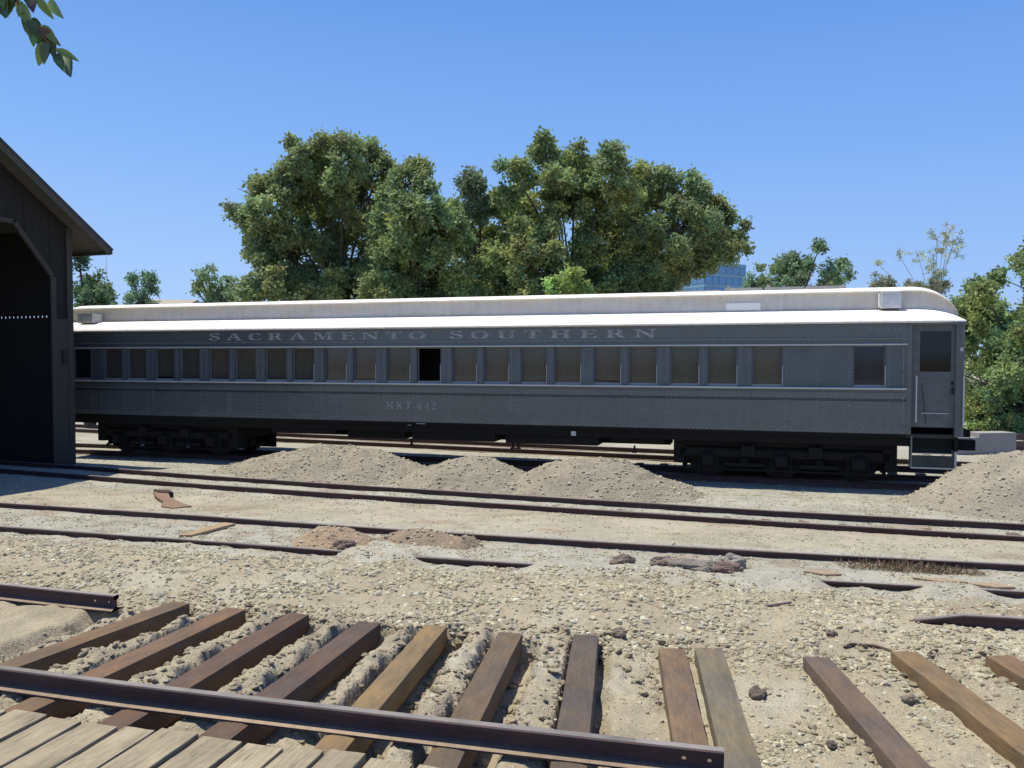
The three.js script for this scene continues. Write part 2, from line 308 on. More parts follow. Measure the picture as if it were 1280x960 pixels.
heap('gravel_pile', 'small low gravel pile with wheel ruts between two longer piles', -.95, 18.1, -.42, .66, 2.0, 1.5, -TH, 5.7, PT, .7, 'gravel piles along the coach', [[-.25, .14], [.15, .12], [1.05, .16]]);
heap('gravel_pile', 'rounded gravel pile ending just left of the right wheel truck', 1.75, 17.2, -.42, .80, 2.35, 1.4, -TH, 8.1, PT, .85, 'gravel piles along the coach');
heap('gravel_pile', 'tall gravel pile at the right edge beside the coach steps', 10.75, 14.9, -.42, 1.36, 3.5, 1.75, -TH, 12.6, [.29, .258, .195], 1, 'gravel piles along the coach');
heap('dirt_pile', 'small reddish dirt pile spilled across the middle track', -2.75, 12.0, -.30, .24, .72, .85, .3, 15.2, [.30, .22, .14], 1);
heap('dirt_pile', 'low brown dirt pile against the middle rail right of the reddish one', -1.35, 12.1, -.30, .2, .85, .42, -TH, 19.4, [.25, .19, .13], .8);
heap('dirt_pile', 'little crumbly dirt heap right of the low brown pile', -.68, 11.75, -.30, .2, .32, .3, 0, 22.4, [.25, .195, .135], .8);

// ---------------------------------------------------------------- rails and tracks
const railMat = new THREE.MeshStandardMaterial({ vertexColors: true, roughness: .62, metalness: .25, map: rep(grimeMap, 1, 1), bumpMap: rep(grimeMap, 2, 2), bumpScale: .002 });
const RP = [[-.068, 0], [.068, 0], [.068, .012], [.014, .03], [.009, .045], [.009, .105], [.034, .118], [.036, .146], [.027, .155], [-.027, .155], [-.036, .146], [-.034, .118], [-.009, .105], [-.009, .045], [-.014, .03], [-.068, .012]];
const rustC = [.075, .043, .045], dustC = [.24, .17, .115], wornC = [.27, .245, .22];
function railColor(a, b) { const my = (a[1] + b[1]) / 2, horizontal = Math.abs(a[1] - b[1]) < Math.abs(a[0] - b[0]); return my > .149 && horizontal ? wornC : my < .04 && my > .005 && horizontal ? dustC : rustC; }
function sweep(profile, pts, caps = [true, true]) {      // pts: [x, y(base), d]
  const pos = [], nor = [], col = [], uv = [], L = pts.length, fr = [];
  let s = 0;
  for (let i = 0; i < L; i++) {
    const a = pts[Math.max(0, i - 1)], b = pts[Math.min(L - 1, i + 1)], dx = b[0] - a[0], dz = -(b[2] - a[2]), l = Math.hypot(dx, dz); if (i) s += Math.hypot(pts[i][0] - pts[i - 1][0], pts[i][2] - pts[i - 1][2]);
    fr.push({ p: pts[i], lx: -dz / l, lz: dx / l, tx: dx / l, tz: dz / l, s });
  }
  const P = (f, q) => [f.p[0] + f.lx * q[0], f.p[1] + q[1], -f.p[2] + f.lz * q[0]];
  const n = profile.length;
  for (let k = 0; k < n; k++) {
    const a = profile[k], b = profile[(k + 1) % n], ex = b[0] - a[0], ey = b[1] - a[1], el = Math.hypot(ex, ey), nx = ey / el, ny = -ex / el, c = railColor(a, b);
    for (let i = 0; i < L - 1; i++) {
      const f = fr[i], g = fr[i + 1], q = [P(f, a), P(f, b), P(g, b), P(g, a)], U = [[f.s, a], [f.s, b], [g.s, b], [g.s, a]];
      for (const m of [0, 2, 1, 0, 3, 2]) { const F = m < 2 ? f : g; pos.push(...q[m]); nor.push(F.lx * nx, ny, F.lz * nx); const w = 1 + .5 * N3(U[m][0] * 1.7 + k, k * 3.3) ; col.push(c[0] * w, c[1] * w, c[2] * w); uv.push(U[m][0], U[m][1][0] + U[m][1][1]); }
    }
  }
  const tri = THREE.ShapeUtils.triangulateShape(profile.map(q => new THREE.Vector2(...q)), []);
  for (const e of [0, 1]) if (caps[e]) { const f = fr[e ? L - 1 : 0]; for (const t of tri) for (const m of e ? t : t.slice().reverse()) { pos.push(...P(f, profile[m])); nor.push((e ? 1 : -1) * f.tx, 0, (e ? 1 : -1) * f.tz); col.push(.09, .05, .045); uv.push(...profile[m]); } }
  const g = new THREE.BufferGeometry(); g.setAttribute('position', new THREE.Float32BufferAttribute(pos, 3)); g.setAttribute('normal', new THREE.Float32BufferAttribute(nor, 3)); g.setAttribute('color', new THREE.Float32BufferAttribute(col, 3)); g.setAttribute('uv', new THREE.Float32BufferAttribute(uv, 2)); return g;
}
function along(line, x0, x1, top, step = .4) { const f = poly(line), out = []; const n = Math.ceil((x1 - x0) / step); for (let i = 0; i <= n; i++) { const x = lerp(x0, x1, i / n); const y = typeof top === 'function' ? top(x) : top; out.push([x, y - .155, f(x)]); } return out; }
function relTo(g, p) { g.translate(-p[0], -p[1], -p[2]); return g; }
// irregular squared timber: length along z, top at y = 0, centred on x
function timber(w, h, l, sd, seg = 40) {
  const g = new THREE.BoxGeometry(w, h, l, 4, 4, seg), p = g.getAttribute('position');
  for (let i = 0; i < p.count; i++) {
    let x = p.getX(i), y = p.getY(i), z = p.getZ(i); const ex = Math.abs(x) > w / 2 - .001, ey = Math.abs(y) > h / 2 - .001, ez = Math.abs(z) > l / 2 - .001;
    const k = .006 + .006 * Math.max(0, N3(z * 5 + sd, x * 9, y * 9)); if (ex && (ey || ez)) x -= Math.sign(x) * k; if (ey && (ex || ez)) y -= Math.sign(y) * k; if (ez && (ex || ey)) z -= Math.sign(z) * k;
    const b = .0035 * N3(x * 14 + sd, y * 14, z * 3.5) + .004 * N3(sd, z * 1.1); p.setXYZ(i, x + b, y - h / 2 + b, z + (ez ? .006 * N3(x * 40, y * 40, sd) : 0));
  }
  g.computeVertexNormals(); metreUV(g);
  // grain follows the length
  const uv = g.getAttribute('uv'), n = g.getAttribute('normal'), P = g.getAttribute('position');
  for (let i = 0; i < uv.count; i++) { const ax = Math.abs(n.getX(i)), ay = Math.abs(n.getY(i)), az = Math.abs(n.getZ(i)); if (az > ax && az > ay) uv.setXY(i, P.getX(i) + sd, P.getY(i)); else if (ay > ax) uv.setXY(i, P.getX(i) * 1.3 + sd * .37, P.getZ(i) * .75 + sd); else uv.setXY(i, P.getY(i) * 1.3 + sd * .37, P.getZ(i) * .75 + sd); }
  return g;
}
function woodMat(c, rough = .85, k = 1.35) { return new THREE.MeshStandardMaterial({ color: C(c[0] * k, c[1] * k, c[2] * k), roughness: rough, map: woodMap, bumpMap: woodBump, bumpScale: .003 }); }

// loose ties in the foreground
TIES.forEach((t, i) => {
  const cx = t.f[0] - t.ax * 1.3, cd = t.f[1] - t.ad * 1.3;
  const o = obj('railroad_tie', timber(t.w, .19, 2.6, i * 3.7 + 1, 60), new THREE.MeshStandardMaterial({ color: C(...t.c.map(v => v * 1.55)), roughness: .8, map: tieMap, bumpMap: tieBump, bumpScale: .004 }));
  o.position.set(cx, rr(-.004, .004), -cd); o.rotation.y = -Math.atan2(t.ax, t.ad);
  o.rotation.y = Math.atan2(-t.ax, t.ad);
  tag(o, t.L, 'railroad tie', 'loose ties in the foreground');
});
// near rail with bolt holes at its right end
function holedRail(name, label, pts, holes, group) {      // last piece of pts gets a web with holes
  const top = .155, e = pts[pts.length - 1], p = pts[pts.length - 2];
  const t = thing(name, label, 'rail', [e[0], e[1], -e[2]], 0, group);
  const main = sweep(RP, pts.slice(0, -1), [true, false]);
  const head = sweep([[-.036, .118], [-.009, .105], [.009, .105], [.036, .118], [.036, .146], [.027, .155], [-.027, .155], [-.036, .146]].map(q => q), [p, e]);
  const foot = sweep([[-.068, 0], [.068, 0], [.068, .012], [.014, .03], [.009, .045], [-.009, .045], [-.014, .03], [-.068, .012]], [p, e]);
  const l = Math.hypot(e[0] - p[0], e[2] - p[2]);
  const sh = new THREE.Shape([new THREE.Vector2(0, .044), new THREE.Vector2(l, .044), new THREE.Vector2(l, .106), new THREE.Vector2(0, .106)]);
  for (const h of holes) { const q = new THREE.Path(); q.absarc(l - h, .078, .015, 0, Math.PI * 2); sh.holes.push(q); }
  const w = new THREE.ExtrudeGeometry(sh, { depth: .018, bevelEnabled: false, curveSegments: 10 }); w.translate(0, 0, -.009); w.rotateY(Math.atan2(e[2] - p[2], e[0] - p[0])); w.translate(p[0], p[1], -p[2]);
  const wc = new Float32Array(w.getAttribute('position').count * 3); for (let i = 0; i < wc.length; i += 3) wc.set(rustC, i); w.setAttribute('color', new THREE.BufferAttribute(wc, 3));
  const g = mergeGeometries([main, head, foot, w.index ? w.toNonIndexed() : w]); relTo(g, [e[0], e[1], -e[2]]);
  obj('rail_bar', g, railMat, t); return t;
}
holedRail('rail', 'long dusty rail crossing the ties in front, with two bolt holes at its end', [[-9, 0, 7.36], [-6, 0, 6.55], [-3.89, 0, 6.0], [-2.8, 0, 5.7], [-1.64, 0, 5.41], [-.75, 0, 5.19], [.15, 0, 4.975], [.76, 0, 4.832], [1.27, 0, 4.715]], [.085, .235]);
holedRail('rail', 'short cut rail end with two bolt holes lying on soil at the left edge', [[-9, -.02, 9.42], [-7, -.02, 8.82], [-5.39, -.03, 8.35], [-4.5, -.03, 8.08], [-3.96, -.03, 7.93]], [.09, .26]);
{ const g = sweep(RP, along([[3.9, 7.78], [4.81, 7.46], [9, 6.1]], 3.95, 9, x => lerp(-.065, .05, sst(3.9, 4.5, x)))); const o = obj('rail', relTo(g, [4.8, -.1, -7.46]), railMat); o.position.set(4.8, -.1, -7.46); tag(o, 'half buried rail rising out of the rubble at the right edge', 'rail'); }

function track(name, label, lines, top, x0, x1, tieRange, tieLen, sag = () => 0) {
  const f1 = poly(lines[0]), f2 = poly(lines[1]), mx = (x0 + x1) / 2, base = [mx, top - .155, -(f1(mx) + f2(mx)) / 2];
  const t = thing(name, label, 'railway track', base);
  lines.forEach(l => obj('rail', relTo(sweep(RP, along(l, x0, x1, top)), base), railMat, t));
  const [a, b, step, lift] = tieRange, mat = woodMat([.12, .085, .06]), gs = [timber(.23, .17, tieLen, 3), timber(.23, .17, tieLen, 8), timber(.22, .17, tieLen, 14)];
  let n = 0;
  for (let x = a; x < b; x += step) { const m = obj('tie', gs[n++ % 3], mat, t); const d = (f1(x) + f2(x)) / 2; const slope = (f1(x + .5) - f1(x - .5)); m.position.set(x - base[0], top - .155 + lift - base[1] + rr(-.008, .008), -d - base[2]); m.rotation.y = Math.atan(slope) + rr(-.03, .03); }
  return t;
}
track('railway_track', 'track of two dark rails running along the gravel piles into the shed', [A1, A2], -.26, -17.5, 15.5, [-3, 11, .62, .012], 2.3);
track('railway_track', 'middle track half buried in spoil, with dry weeds on its right', [B1, B2], -.2, -17.5, 13, [-10, 10, .62, -.07], 2.5);
const trainPt = (u, lat) => [8.68 + TC * u + TS * lat, 17.7 - TS * u + TC * lat];      // lat = metres behind the near side of the coach
const T1 = [trainPt(-40, .78), trainPt(20, .78)], T2 = [trainPt(-40, 2.22), trainPt(20, 2.22)];
track('railway_track', 'track carrying the passenger coach', [T1, T2], -.40, -24, 26, [-22, 24, .58, -.03], 2.6);
const D1 = [[-30, 36.15], [-9.15, 27.82], [4.49, 22.37], [11.6, 21.0], [26, 16.9]].map((p, i) => i > 2 ? [p[0], [0, 0, 0, 19.6, 14][i]] : p), D2 = D1.map(([x, d]) => [x + .4, d + 1.5]);
track('railway_track', 'far track on pale ballast behind the coach', [D1, D2], -.25, -28, 24, [-26, 22, .6, -.04], 2.6);

// ---------------------------------------------------------------- boards beside the near rail
{
  const t = thing('boardwalk', 'weathered grey tan plank crossing at the lower left corner', 'boardwalk', [-2.2, 0, -4.4]);
  const dir = [.27, .963], ang = Math.atan2(-dir[0], dir[1]); let n = 0;
  for (let x = -5.5; x < 1.0; ) {
    const w = rr(.25, .31), l = 2.4, end = 4.985 - .245 * x - .345 + rr(-.05, .045), xc = x + w / 2;
    const g = timber(w - .002 - rr(0, .006), .07, l, 50 + n * 5.3, 30), b = rr(.85, 1.12), col = [.275 * b, .23 * b, .155 * b];
    const m = obj('plank', g, new THREE.MeshStandardMaterial({ color: C(col[0] * 1.3, col[1] * 1.3, col[2] * 1.3), roughness: .92, map: plankMap, bumpMap: woodBump, bumpScale: .003 }), t);
    m.position.set(xc - dir[0] * l / 2 + 2.2, .03 + rr(-.006, .006), -(end - dir[1] * l / 2) + 4.4); m.rotation.y = ang; x += w / .963 + .004; n++;
  }
}
// ---------------------------------------------------------------- rocks, clods, scraps
function rock(name, label, cat, X, D, s, sx, sy, sz, turn, c, sd, group) {
  const g = new THREE.IcosahedronGeometry(1, 10), p = g.getAttribute('position');
  for (let i = 0; i < p.count; i++) { const v = new THREE.Vector3().fromBufferAttribute(p, i), k = 1 + .45 * N3(v.x * 1.1 + sd, v.y * 1.1, v.z * 1.1) + .22 * N3(v.x * 2.7, v.y * 2.7 + sd, v.z * 2.7) + .09 * N3(v.x * 7, v.y * 7, v.z * 7 + sd); p.setXYZ(i, v.x * k * sx, v.y * k * sy, v.z * k * sz); }
  g.computeVertexNormals(); g.scale(s, s, s); metreUV(g);
  const o = obj(name, g, new THREE.MeshStandardMaterial({ color: C(c[0] * 1.28, c[1] * 1.28, c[2] * 1.28), roughness: .95, map: groundMap, bumpMap: groundBump, bumpScale: .01 })); o.position.set(X, groundY(X, D) + s * sy * .45, -D); o.rotation.y = turn; return tag(o, label, cat, group);
}
const RG = 'rocks in front of the middle rail', rk = [.19, .15, .125];
rock('rock', 'dark pointed rock left of the other rocks by the middle rail', 'rock', 1.46, 10.45, .12, 1.3, .65, .7, .2, rk, 1, RG);
rock('rock', 'long low grey rock slab lying in front of the middle rail', 'rock', 2.3, 10.12, .17, 1.7, .55, .6, -.35, [.24, .21, .17], 4, RG);
rock('rock', 'brown rock behind the left end of the long slab', 'rock', 1.95, 10.35, .11, 1.4, .65, .8, .1, rk, 7, RG);
rock('rock', 'reddish dark rock right of the long slab', 'rock', 2.72, 10.02, .14, 1.3, .6, .8, -.2, [.18, .125, .105], 11, RG);
rock('rock', 'pale grey rock propped on top of the reddish rock', 'rock', 2.86, 10.45, .15, 1.3, .75, .9, .1, [.27, .245, .21], 15, RG);
rock('soil_clod', 'round dark clod lying between the grey tie and the mauve tie', 'clod', 1.88, 6.03, .06, 1, .95, 1, 0, [.15, .12, .095], 18);
rock('soil_clod', 'dark clod above the far end of the mauve tie', 'clod', 2.95, 7.3, .04, 1.2, .9, 1, 0, [.16, .12, .1], 21);
rock('soil_clod', 'dark clod just beyond the far end of the charcoal middle tie', 'clod', .98, 7.25, .06, 1.1, .8, 1, 0, [.2, .16, .12], 25);
rock('soil_clod', 'small brown clod half way along the mauve tie on its right', 'clod', 3.0, 5.95, .05, 1.2, .8, 1, 0, [.2, .16, .12], 28);
rock('soil_clod', 'dark clod left of the mauve tie near the bottom edge', 'clod', 2.13, 5.25, .035, 1, 1.1, 1, 0, [.12, .085, .07], 31);
rock('rock', 'dark stone lying on the buried rail beside the reddish dirt pile', 'rock', -2.38, 11.3, .12, 1.3, .6, .8, .2, [.15, .11, .085], 34);
// roots and dark dug edge right of the mauve tie
{
  const pts = []; for (let i = 0; i < 12; i++) { const x = 2.95 + i * .07, d = 7.02 + .1 * Math.sin(i * .6) - i * .012; pts.push(new THREE.Vector3(x, groundY(x, d) + .012 + .012 * Math.sin(i * 1.9), -d)); }
  const g = new THREE.TubeGeometry(new THREE.CatmullRomCurve3(pts), 50, .013, 7); const o = obj('tree_root', relTo(g, [3.3, -.1, -7.0]), std(C(.09, .055, .04), .95)); o.position.set(3.3, -.1, -7.0); tag(o, 'dark crooked root exposed beyond the tan brown tie at right', 'root');
}
// splintered red brown wood near the left
function scrap(name, label, pts, c, th = .03, yl) {
  const cx = pts.reduce((s, p) => s + p[0], 0) / pts.length, cd = pts.reduce((s, p) => s + p[1], 0) / pts.length;
  const sh = new THREE.Shape(pts.map(p => new THREE.Vector2(p[0] - cx, p[1] - cd))), g = new THREE.ExtrudeGeometry(sh, { depth: th, bevelEnabled: true, bevelSize: .006, bevelThickness: .006, bevelSegments: 1 }); g.rotateX(-Math.PI / 2); metreUV(g);
  const o = obj(name, g, woodMat(c, .9)); o.position.set(cx, (yl ?? groundY(cx, cd)) + .012, -cd); return tag(o, label, 'scrap wood');
}
scrap('wood_scrap', 'splintered red brown slab of old wood on gravel at left', [[-7.35, 16.3], [-7.0, 16.2], [-6.7, 15.6], [-6.2, 15.0], [-5.95, 14.75], [-6.2, 14.55], [-6.5, 14.75], [-6.65, 15.2], [-7.0, 15.7]], [.19, .12, .08], .035);
scrap('wood_scrap', 'dark broken end of wood behind the red brown slab', [[-7.4, 16.45], [-7.05, 16.4], [-6.85, 16.1], [-7.2, 16.2]], [.05, .03, .025], .1);
scrap('wood_board', 'tan board lying across the middle track at left', [[-5.1, 12.2], [-4.92, 12.2], [-4.55, 13.05], [-4.75, 13.12]], [.3, .21, .12], .035, -.27);
scrap('wood_scrap', 'thin brown sliver lying right of the rocks', [[3.78, 10.26], [4.0, 10.1], [4.2, 10.12], [4.05, 10.3]], [.28, .21, .14], .015);
scrap('wood_scrap', 'orange brown wood flake below the weeds, left of two', [[4.95, 9.78], [5.2, 9.62], [5.5, 9.58], [5.35, 9.76]], [.29, .215, .14], .015);
scrap('wood_scrap', 'orange brown wood flake at the right edge below the weeds', [[5.55, 9.66], [5.8, 9.5], [6.02, 9.5], [5.95, 9.66]], [.29, .215, .14], .02);
{ const o = obj('metal_rod', rod([-.16, 0, .05], [.16, .01, -.05], .014), std(C(.16, .13, .12), .7)); o.position.set(2.8, groundY(2.8, 8.35) + .015, -8.35); tag(o, 'short grey rod lying in the rubble right of centre', 'rod'); }
// dry weeds on the middle rail
{
  const bl = new THREE.BufferGeometry(); bl.setAttribute('position', new THREE.Float32BufferAttribute([-.003, 0, 0, .003, 0, 0, .0, .5, .12, .003, 0, 0, .004, .3, .03, 0, .5, .12].map((v, i) => v), 3)); bl.computeVertexNormals();
  const n = 1700, m = new THREE.InstancedMesh(bl, new THREE.MeshStandardMaterial({ roughness: .9 }), n), M = new THREE.Matrix4();
  for (let i = 0; i < n; i++) { const k = Math.pow(rnd(), .8), x = 4.35 + 1.75 * k + rr(-.05, .05), d = fB1(x) - .12 + rr(-.16, .05) * (1 + k * .3); const s = rr(.08, .27) * (.6 + .6 * Math.sin(k * 3.14)); M.compose(new THREE.Vector3(x, groundY(x, d), -d), new THREE.Quaternion().setFromEuler(new THREE.Euler(rr(-1.6, 1.6), rr(0, 6.28), rr(-1.5, 1.5))), new THREE.Vector3(s * 2.5, s, s)); m.setMatrixAt(i, M); const b = rr(.6, 1.2); m.setColorAt(i, rnd() < .25 ? C(.15 * b, .13 * b, .07 * b) : C(.24 * b, .16 * b, .10 * b)); }
  m.name = 'dry_weeds'; m.castShadow = m.receiveShadow = true; scene.add(m); m.userData = { kind: 'stuff', label: 'tangle of dry brown weeds against the middle rail at right', category: 'weeds' };
}
// ---------------------------------------------------------------- the passenger coach (u = metres right of its right body corner, y from the rail top)
const roofMap = rep(texFrom(1024, i => { const v = .9 + .14 * nzM[i] + .16 * nzS[i], r = .06 * sst(.1, .5, nzB[i]); return [v, v * (.995 - r), v * (.985 - 1.6 * r)]; }), .2, .7);
{
  const UC = 11.6, U = u => u + UC, p = trainPt(-UC, 1.5);
  const car = thing('passenger_coach', 'long dark grey riveted heavyweight passenger coach with white clerestory roof', 'train car', [p[0], -.28, -p[1]], -TH);
  const b = (u0, u1, y0, y1, z0, z1) => bx(U(u0), U(u1), y0, y1, z0, z1);
  const paint = new THREE.MeshPhysicalMaterial({ color: C(.146, .159, .153), roughness: .34, roughnessMap: grimeRough, map: rep(paintMap, .3, .55), bumpMap: rep(waveBump, .6, .6), bumpScale: .012, clearcoat: .15, clearcoatRoughness: .4 });
  const paintB = new THREE.MeshPhysicalMaterial({ color: C(.12, .136, .14), roughness: .4, map: rep(paintMap, .3, .55), bumpMap: rep(waveBump, .6, .6), bumpScale: .012 });
  const doorPaint = std(C(.14, .15, .145), .5, { map: rep(grimeMap, .8, 1.1) });
  const lipMat = std(C(.72, .71, .68), .4, { map: rep(grimeMap, .6, 3) });  // ledges whitened in colour to carry their sunlit line
  const white = std(C(.86, .83, .77), .6, { map: roofMap });
  const black = std(C(.007, .0065, .006), .95, { map: rep(grimeMap, .7, .7) });
  const black2 = std(C(.010, .0085, .0075), .95, { map: rep(grimeMap, .7, .7) });
  const UL = -23.3;                                            // left body corner
  // windows: left edges of the glass openings
  const wins = []; for (let k = 0; k < 10; k++) { const a = -5.11 - k * 1.862; wins.push([a, a + .68], [a + .87, a + 1.55]); }
  wins.push([-3.23, -2.55], [-1.05, -.38], [-23.02, -22.34]); wins.sort((m, n) => m[0] - n[0]);
  // side: plates below, piers between, letterboard above
  const seams = [UL, -17.45, -11.9, -6.3, .05];
  for (let i = 0; i < 4; i++) obj('side_panel', b(seams[i] + .002, seams[i + 1] - .002, 1.08, 1.80, 1.44, 1.5), paint, car);
  obj('belt_shadow_groove', b(UL, .05, 1.801, 1.861, 1.42, 1.455), paintB, car);  // recess in darker paint, added for the drop shadow below the belt rail
  for (let i = 1; i < 4; i++) obj('splice_strip', b(seams[i] - .06, seams[i] + .06, 1.09, 1.795, 1.5, 1.508), paint, car);
  obj('belt_rail', [b(UL, .05, 1.862, 2.0, 1.42, 1.53)], paint, car);
  obj('under_belt', [b(UL, .05, 2.002, 2.072, 1.44, 1.502)], paint, car);
  const nose = (y, z, r) => { const g = new THREE.CylinderGeometry(r, r, .05 - UL, 14); g.rotateZ(Math.PI / 2); g.translate(U((UL + .05) / 2), y, z); return g; };
  obj('sill_ledge', [b(UL, .05, 2.074, 2.102, 1.42, 1.535), nose(2.085, 1.545, .021)], lipMat, car);
  let e = UL; const edges = []; for (const w of wins) { edges.push([e, w[0]]); e = w[1]; } edges.push([e, .05]);
  for (const [a, c] of edges) if (c - a > .01) obj('pier', b(a, c, 2.104, 3.058, 1.40, 1.492), paintB, car);
  obj('drip_rail', [b(UL, .05, 3.06, 3.088, 1.40, 1.53), nose(3.072, 1.54, .019)], lipMat, car);
  obj('letterboard', b(UL, .05, 3.09, 3.58, 1.42, 1.5), paint, car);
  { const g = [b(UL, .05, 3.19, 3.212, 1.5, 1.528)]; for (let u = -22.5; u < .1; u += 1.862) g.push(b(u - .02, u + .02, 3.205, 3.245, 1.5, 1.54)); obj('letterboard_moulding', g, std(C(.2, .215, .225), .5), car); }
  // rivets
  {
    const g = new THREE.SphereGeometry(.0135, 6, 3, 0, Math.PI * 2, 0, Math.PI / 2); g.rotateX(Math.PI / 2); const spots = [];
    for (let u = UL + .06; u < .04; u += .105) { spots.push([u, 1.125, 1.5], [u + .05, 1.185, 1.5]); }
    for (let u = UL + .06; u < .04; u += .105) { spots.push([u, 1.89, 1.53]); }
    for (let i = 1; i < 4; i++) for (let y = 1.25; y < 1.79; y += .058) spots.push([seams[i] - .035, y, 1.508], [seams[i] + .035, y, 1.508]);
    for (const [a, c] of edges) { const w = c - a; if (w < .15) continue; const us = w > .3 && w < 1 ? [a + .07, c - .07] : w >= 1 ? [a + .07, (a + c) / 2, c - .07] : [a + w / 2]; for (const u of us) { for (let y = 2.16; y < 3.04; y += .075) spots.push([u, y, 1.492]); for (let y = 1.26; y < 1.82; y += .11) spots.push([u, y, 1.5]); } }
    for (let y = 1.26; y < 3.5; y += .06) spots.push([-.02, y, y > 1.86 && y < 2.1 ? 1.518 : 1.5]);
    const m = obj('rivets', spots.map(([u, y, z]) => { const q = g.clone(); q.translate(U(u), y, z); return q; }), std(C(.33, .335, .325), .35), car); m.userData.kind = 'stuff';
  }
  // windows with frame, pane, blind and sill
  const glass = new THREE.MeshPhysicalMaterial({ color: C(.93, .95, .95), roughness: .03, transmission: 1, thickness: 0, ior: 1.33 });
  const blindM = [[.15, .125, .086], [.165, .133, .092], [.135, .117, .084], [.155, .12, .088]].map(c => std(C(...c), .95, { map: rep(woodMap, 2, .5) }));
  const sashM = std(C(.13, .14, .15), .5), sillM = std(C(.30, .29, .27), .6), guide = std(C(.36, .37, .37), .4);
  wins.forEach(([a, c], i) => {
    const w = obj('window', [b(a, c, 3.02, 3.058, 1.38, 1.415), b(a, a + .03, 2.17, 3.02, 1.38, 1.415), b(c - .03, c, 2.17, 3.02, 1.38, 1.415)], sashM, car);
    const open = Math.abs(a + 11.69) < .2, end = i === wins.length - 1 || i === 0;
    if (!open) obj('pane', b(a + .03, c - .03, 2.17, 3.02, 1.395, 1.4), glass, w);
    if (!open && !end) obj('blind_or_dark_sheet', b(a + .01, c - .01, (i % 7 === 3) ? 2.22 : 2.12, 3.05, 1.345, 1.352), blindM[(i * 7 + (i >> 1)) % 4], w);
    if (end) obj('blind_or_dark_sheet', b(a + .01, c - .01, 2.12, 3.05, 1.33, 1.337), std(C(.012, .014, .028), .8), w);  // dark sheet added behind the end panes to paint in an unlit interior
    obj('sill', b(a + .002, c - .002, 2.104, 2.168, 1.38, 1.45), sillM, w);
    if (i > 7) obj('guide_strip', b(c - .014, c + .004, 2.11, 2.60, 1.46, 1.497), guide, w);
  });
  // far side, floor, ceiling, ends: closed and dark inside
  const inside = std(C(.05, .045, .04), .9);
  obj('far_side', b(UL, .05, 1.08, 3.58, -1.5, -1.42), paint, car);
  obj('floor', b(UL, 1.05, 1.0, 1.078, -1.42, 1.42), inside, car);
  obj('ceiling', b(UL, .05, 3.44, 3.5, -1.418, 1.418), inside, car);
  obj('bulkhead', [b(-.05, .0, 1.08, 3.44, -1.415, 1.40), b(UL, UL + .05, 1.08, 3.44, -1.415, 1.40)], inside, car);
  obj('seat_row', (() => { const g = []; for (let u = -21.5; u < -2; u += .93) g.push(b(u, u + .12, 1.1, 2.2, .25, 1.2), b(u, u + .12, 1.1, 2.2, -1.2, -.25), b(u + .12, u + .55, 1.1, 1.55, .25, 1.2)); return g; })(), std(C(.06, .03, .025), .9), car);
  // roof
  const prof = [[1.545, 3.545], [1.575, 3.56], [1.575, 3.59], [1.5, 3.68], [1.3, 3.775], [1.08, 3.84], [.82, 3.885]];
  const ct = [[.80, 3.885], [.80, 4.285]], cr = [[.80, 4.285], [.875, 4.285], [.88, 4.325], [.62, 4.40], [.3, 4.435], [0, 4.445]];
  const stations = []; for (let u = -24.4; u < -23.45; u += .07) stations.push(u); for (let u = -23.4; u < .3; u += .6) stations.push(u); for (let i = 0; i <= 18; i++) stations.push(.3 + .93 * Math.sin(i / 18 * Math.PI / 2));
  const kEnd = u => { const t = u > .3 ? (u - .3) / .93 : u < -23.45 ? (-23.45 - u) / .96 : 0; return Math.sqrt(Math.max(0, 1 - t * t)); };
  const loft = (pr) => {
    const pos = [], uv = [], idx = [], full = [...pr, ...pr.slice().reverse().map(([z, y]) => [-z, y])]; let n = full.length;
    stations.forEach((u, i) => { const k = kEnd(u); let s = 0; full.forEach(([z, y], q) => { if (q) s += Math.hypot(z - full[q - 1][0], y - full[q - 1][1]); const yy = y < 3.6 ? y : 3.59 + (y - 3.59) * k; pos.push(U(u), yy, z * (1 - .10 * (1 - k))); uv.push(u, s); }); });
    for (let i = 0; i < stations.length - 1; i++) for (let q = 0; q < n - 1; q++) { if (q === pr.length - 1 && pr[q][0] > .01) continue; const a = i * n + q; idx.push(a, a + n, a + 1, a + 1, a + n, a + n + 1); }
    let g = new THREE.BufferGeometry(); g.setAttribute('position', new THREE.Float32BufferAttribute(pos, 3)); g.setAttribute('uv', new THREE.Float32BufferAttribute(uv, 2)); g.setIndex(idx); g.computeVertexNormals(); return g;
  };
  obj('roof_deck', loft(prof), white, car);
  const cl = new THREE.MeshStandardMaterial({ color: C(.66, .625, .56), roughness: .75, map: roofMap });  // roof white dulled in colour for the shaded clerestory sides
  obj('clerestory', loft(ct), cl, car); obj('clerestory_roof', loft(cr), white, car);
  obj('roof_hood', b(.06, 1.22, 3.5, 3.55, -1.5, 1.53), paint, car);
  obj('roof_plate', b(-3.85, -3.05, 3.92, 4.10, .80, .818), std(C(.84, .83, .79), .6), car);
  const boxM = std(C(.84, .83, .80), .55, { map: rep(grimeMap, .8, .8) });
  { const v = obj('roof_box', [b(-.42, -.02, 3.90, 4.27, .80, 1.12)], boxM, car); obj('lid', b(-.47, -.42, 3.93, 4.25, .82, 1.08), boxM, v); }
  obj('roof_box', [b(-23.0, -22.45, 3.83, 4.12, .9, 1.28)], std(C(.62, .63, .56), .6, { map: rep(grimeMap, .8, .8) }), car);
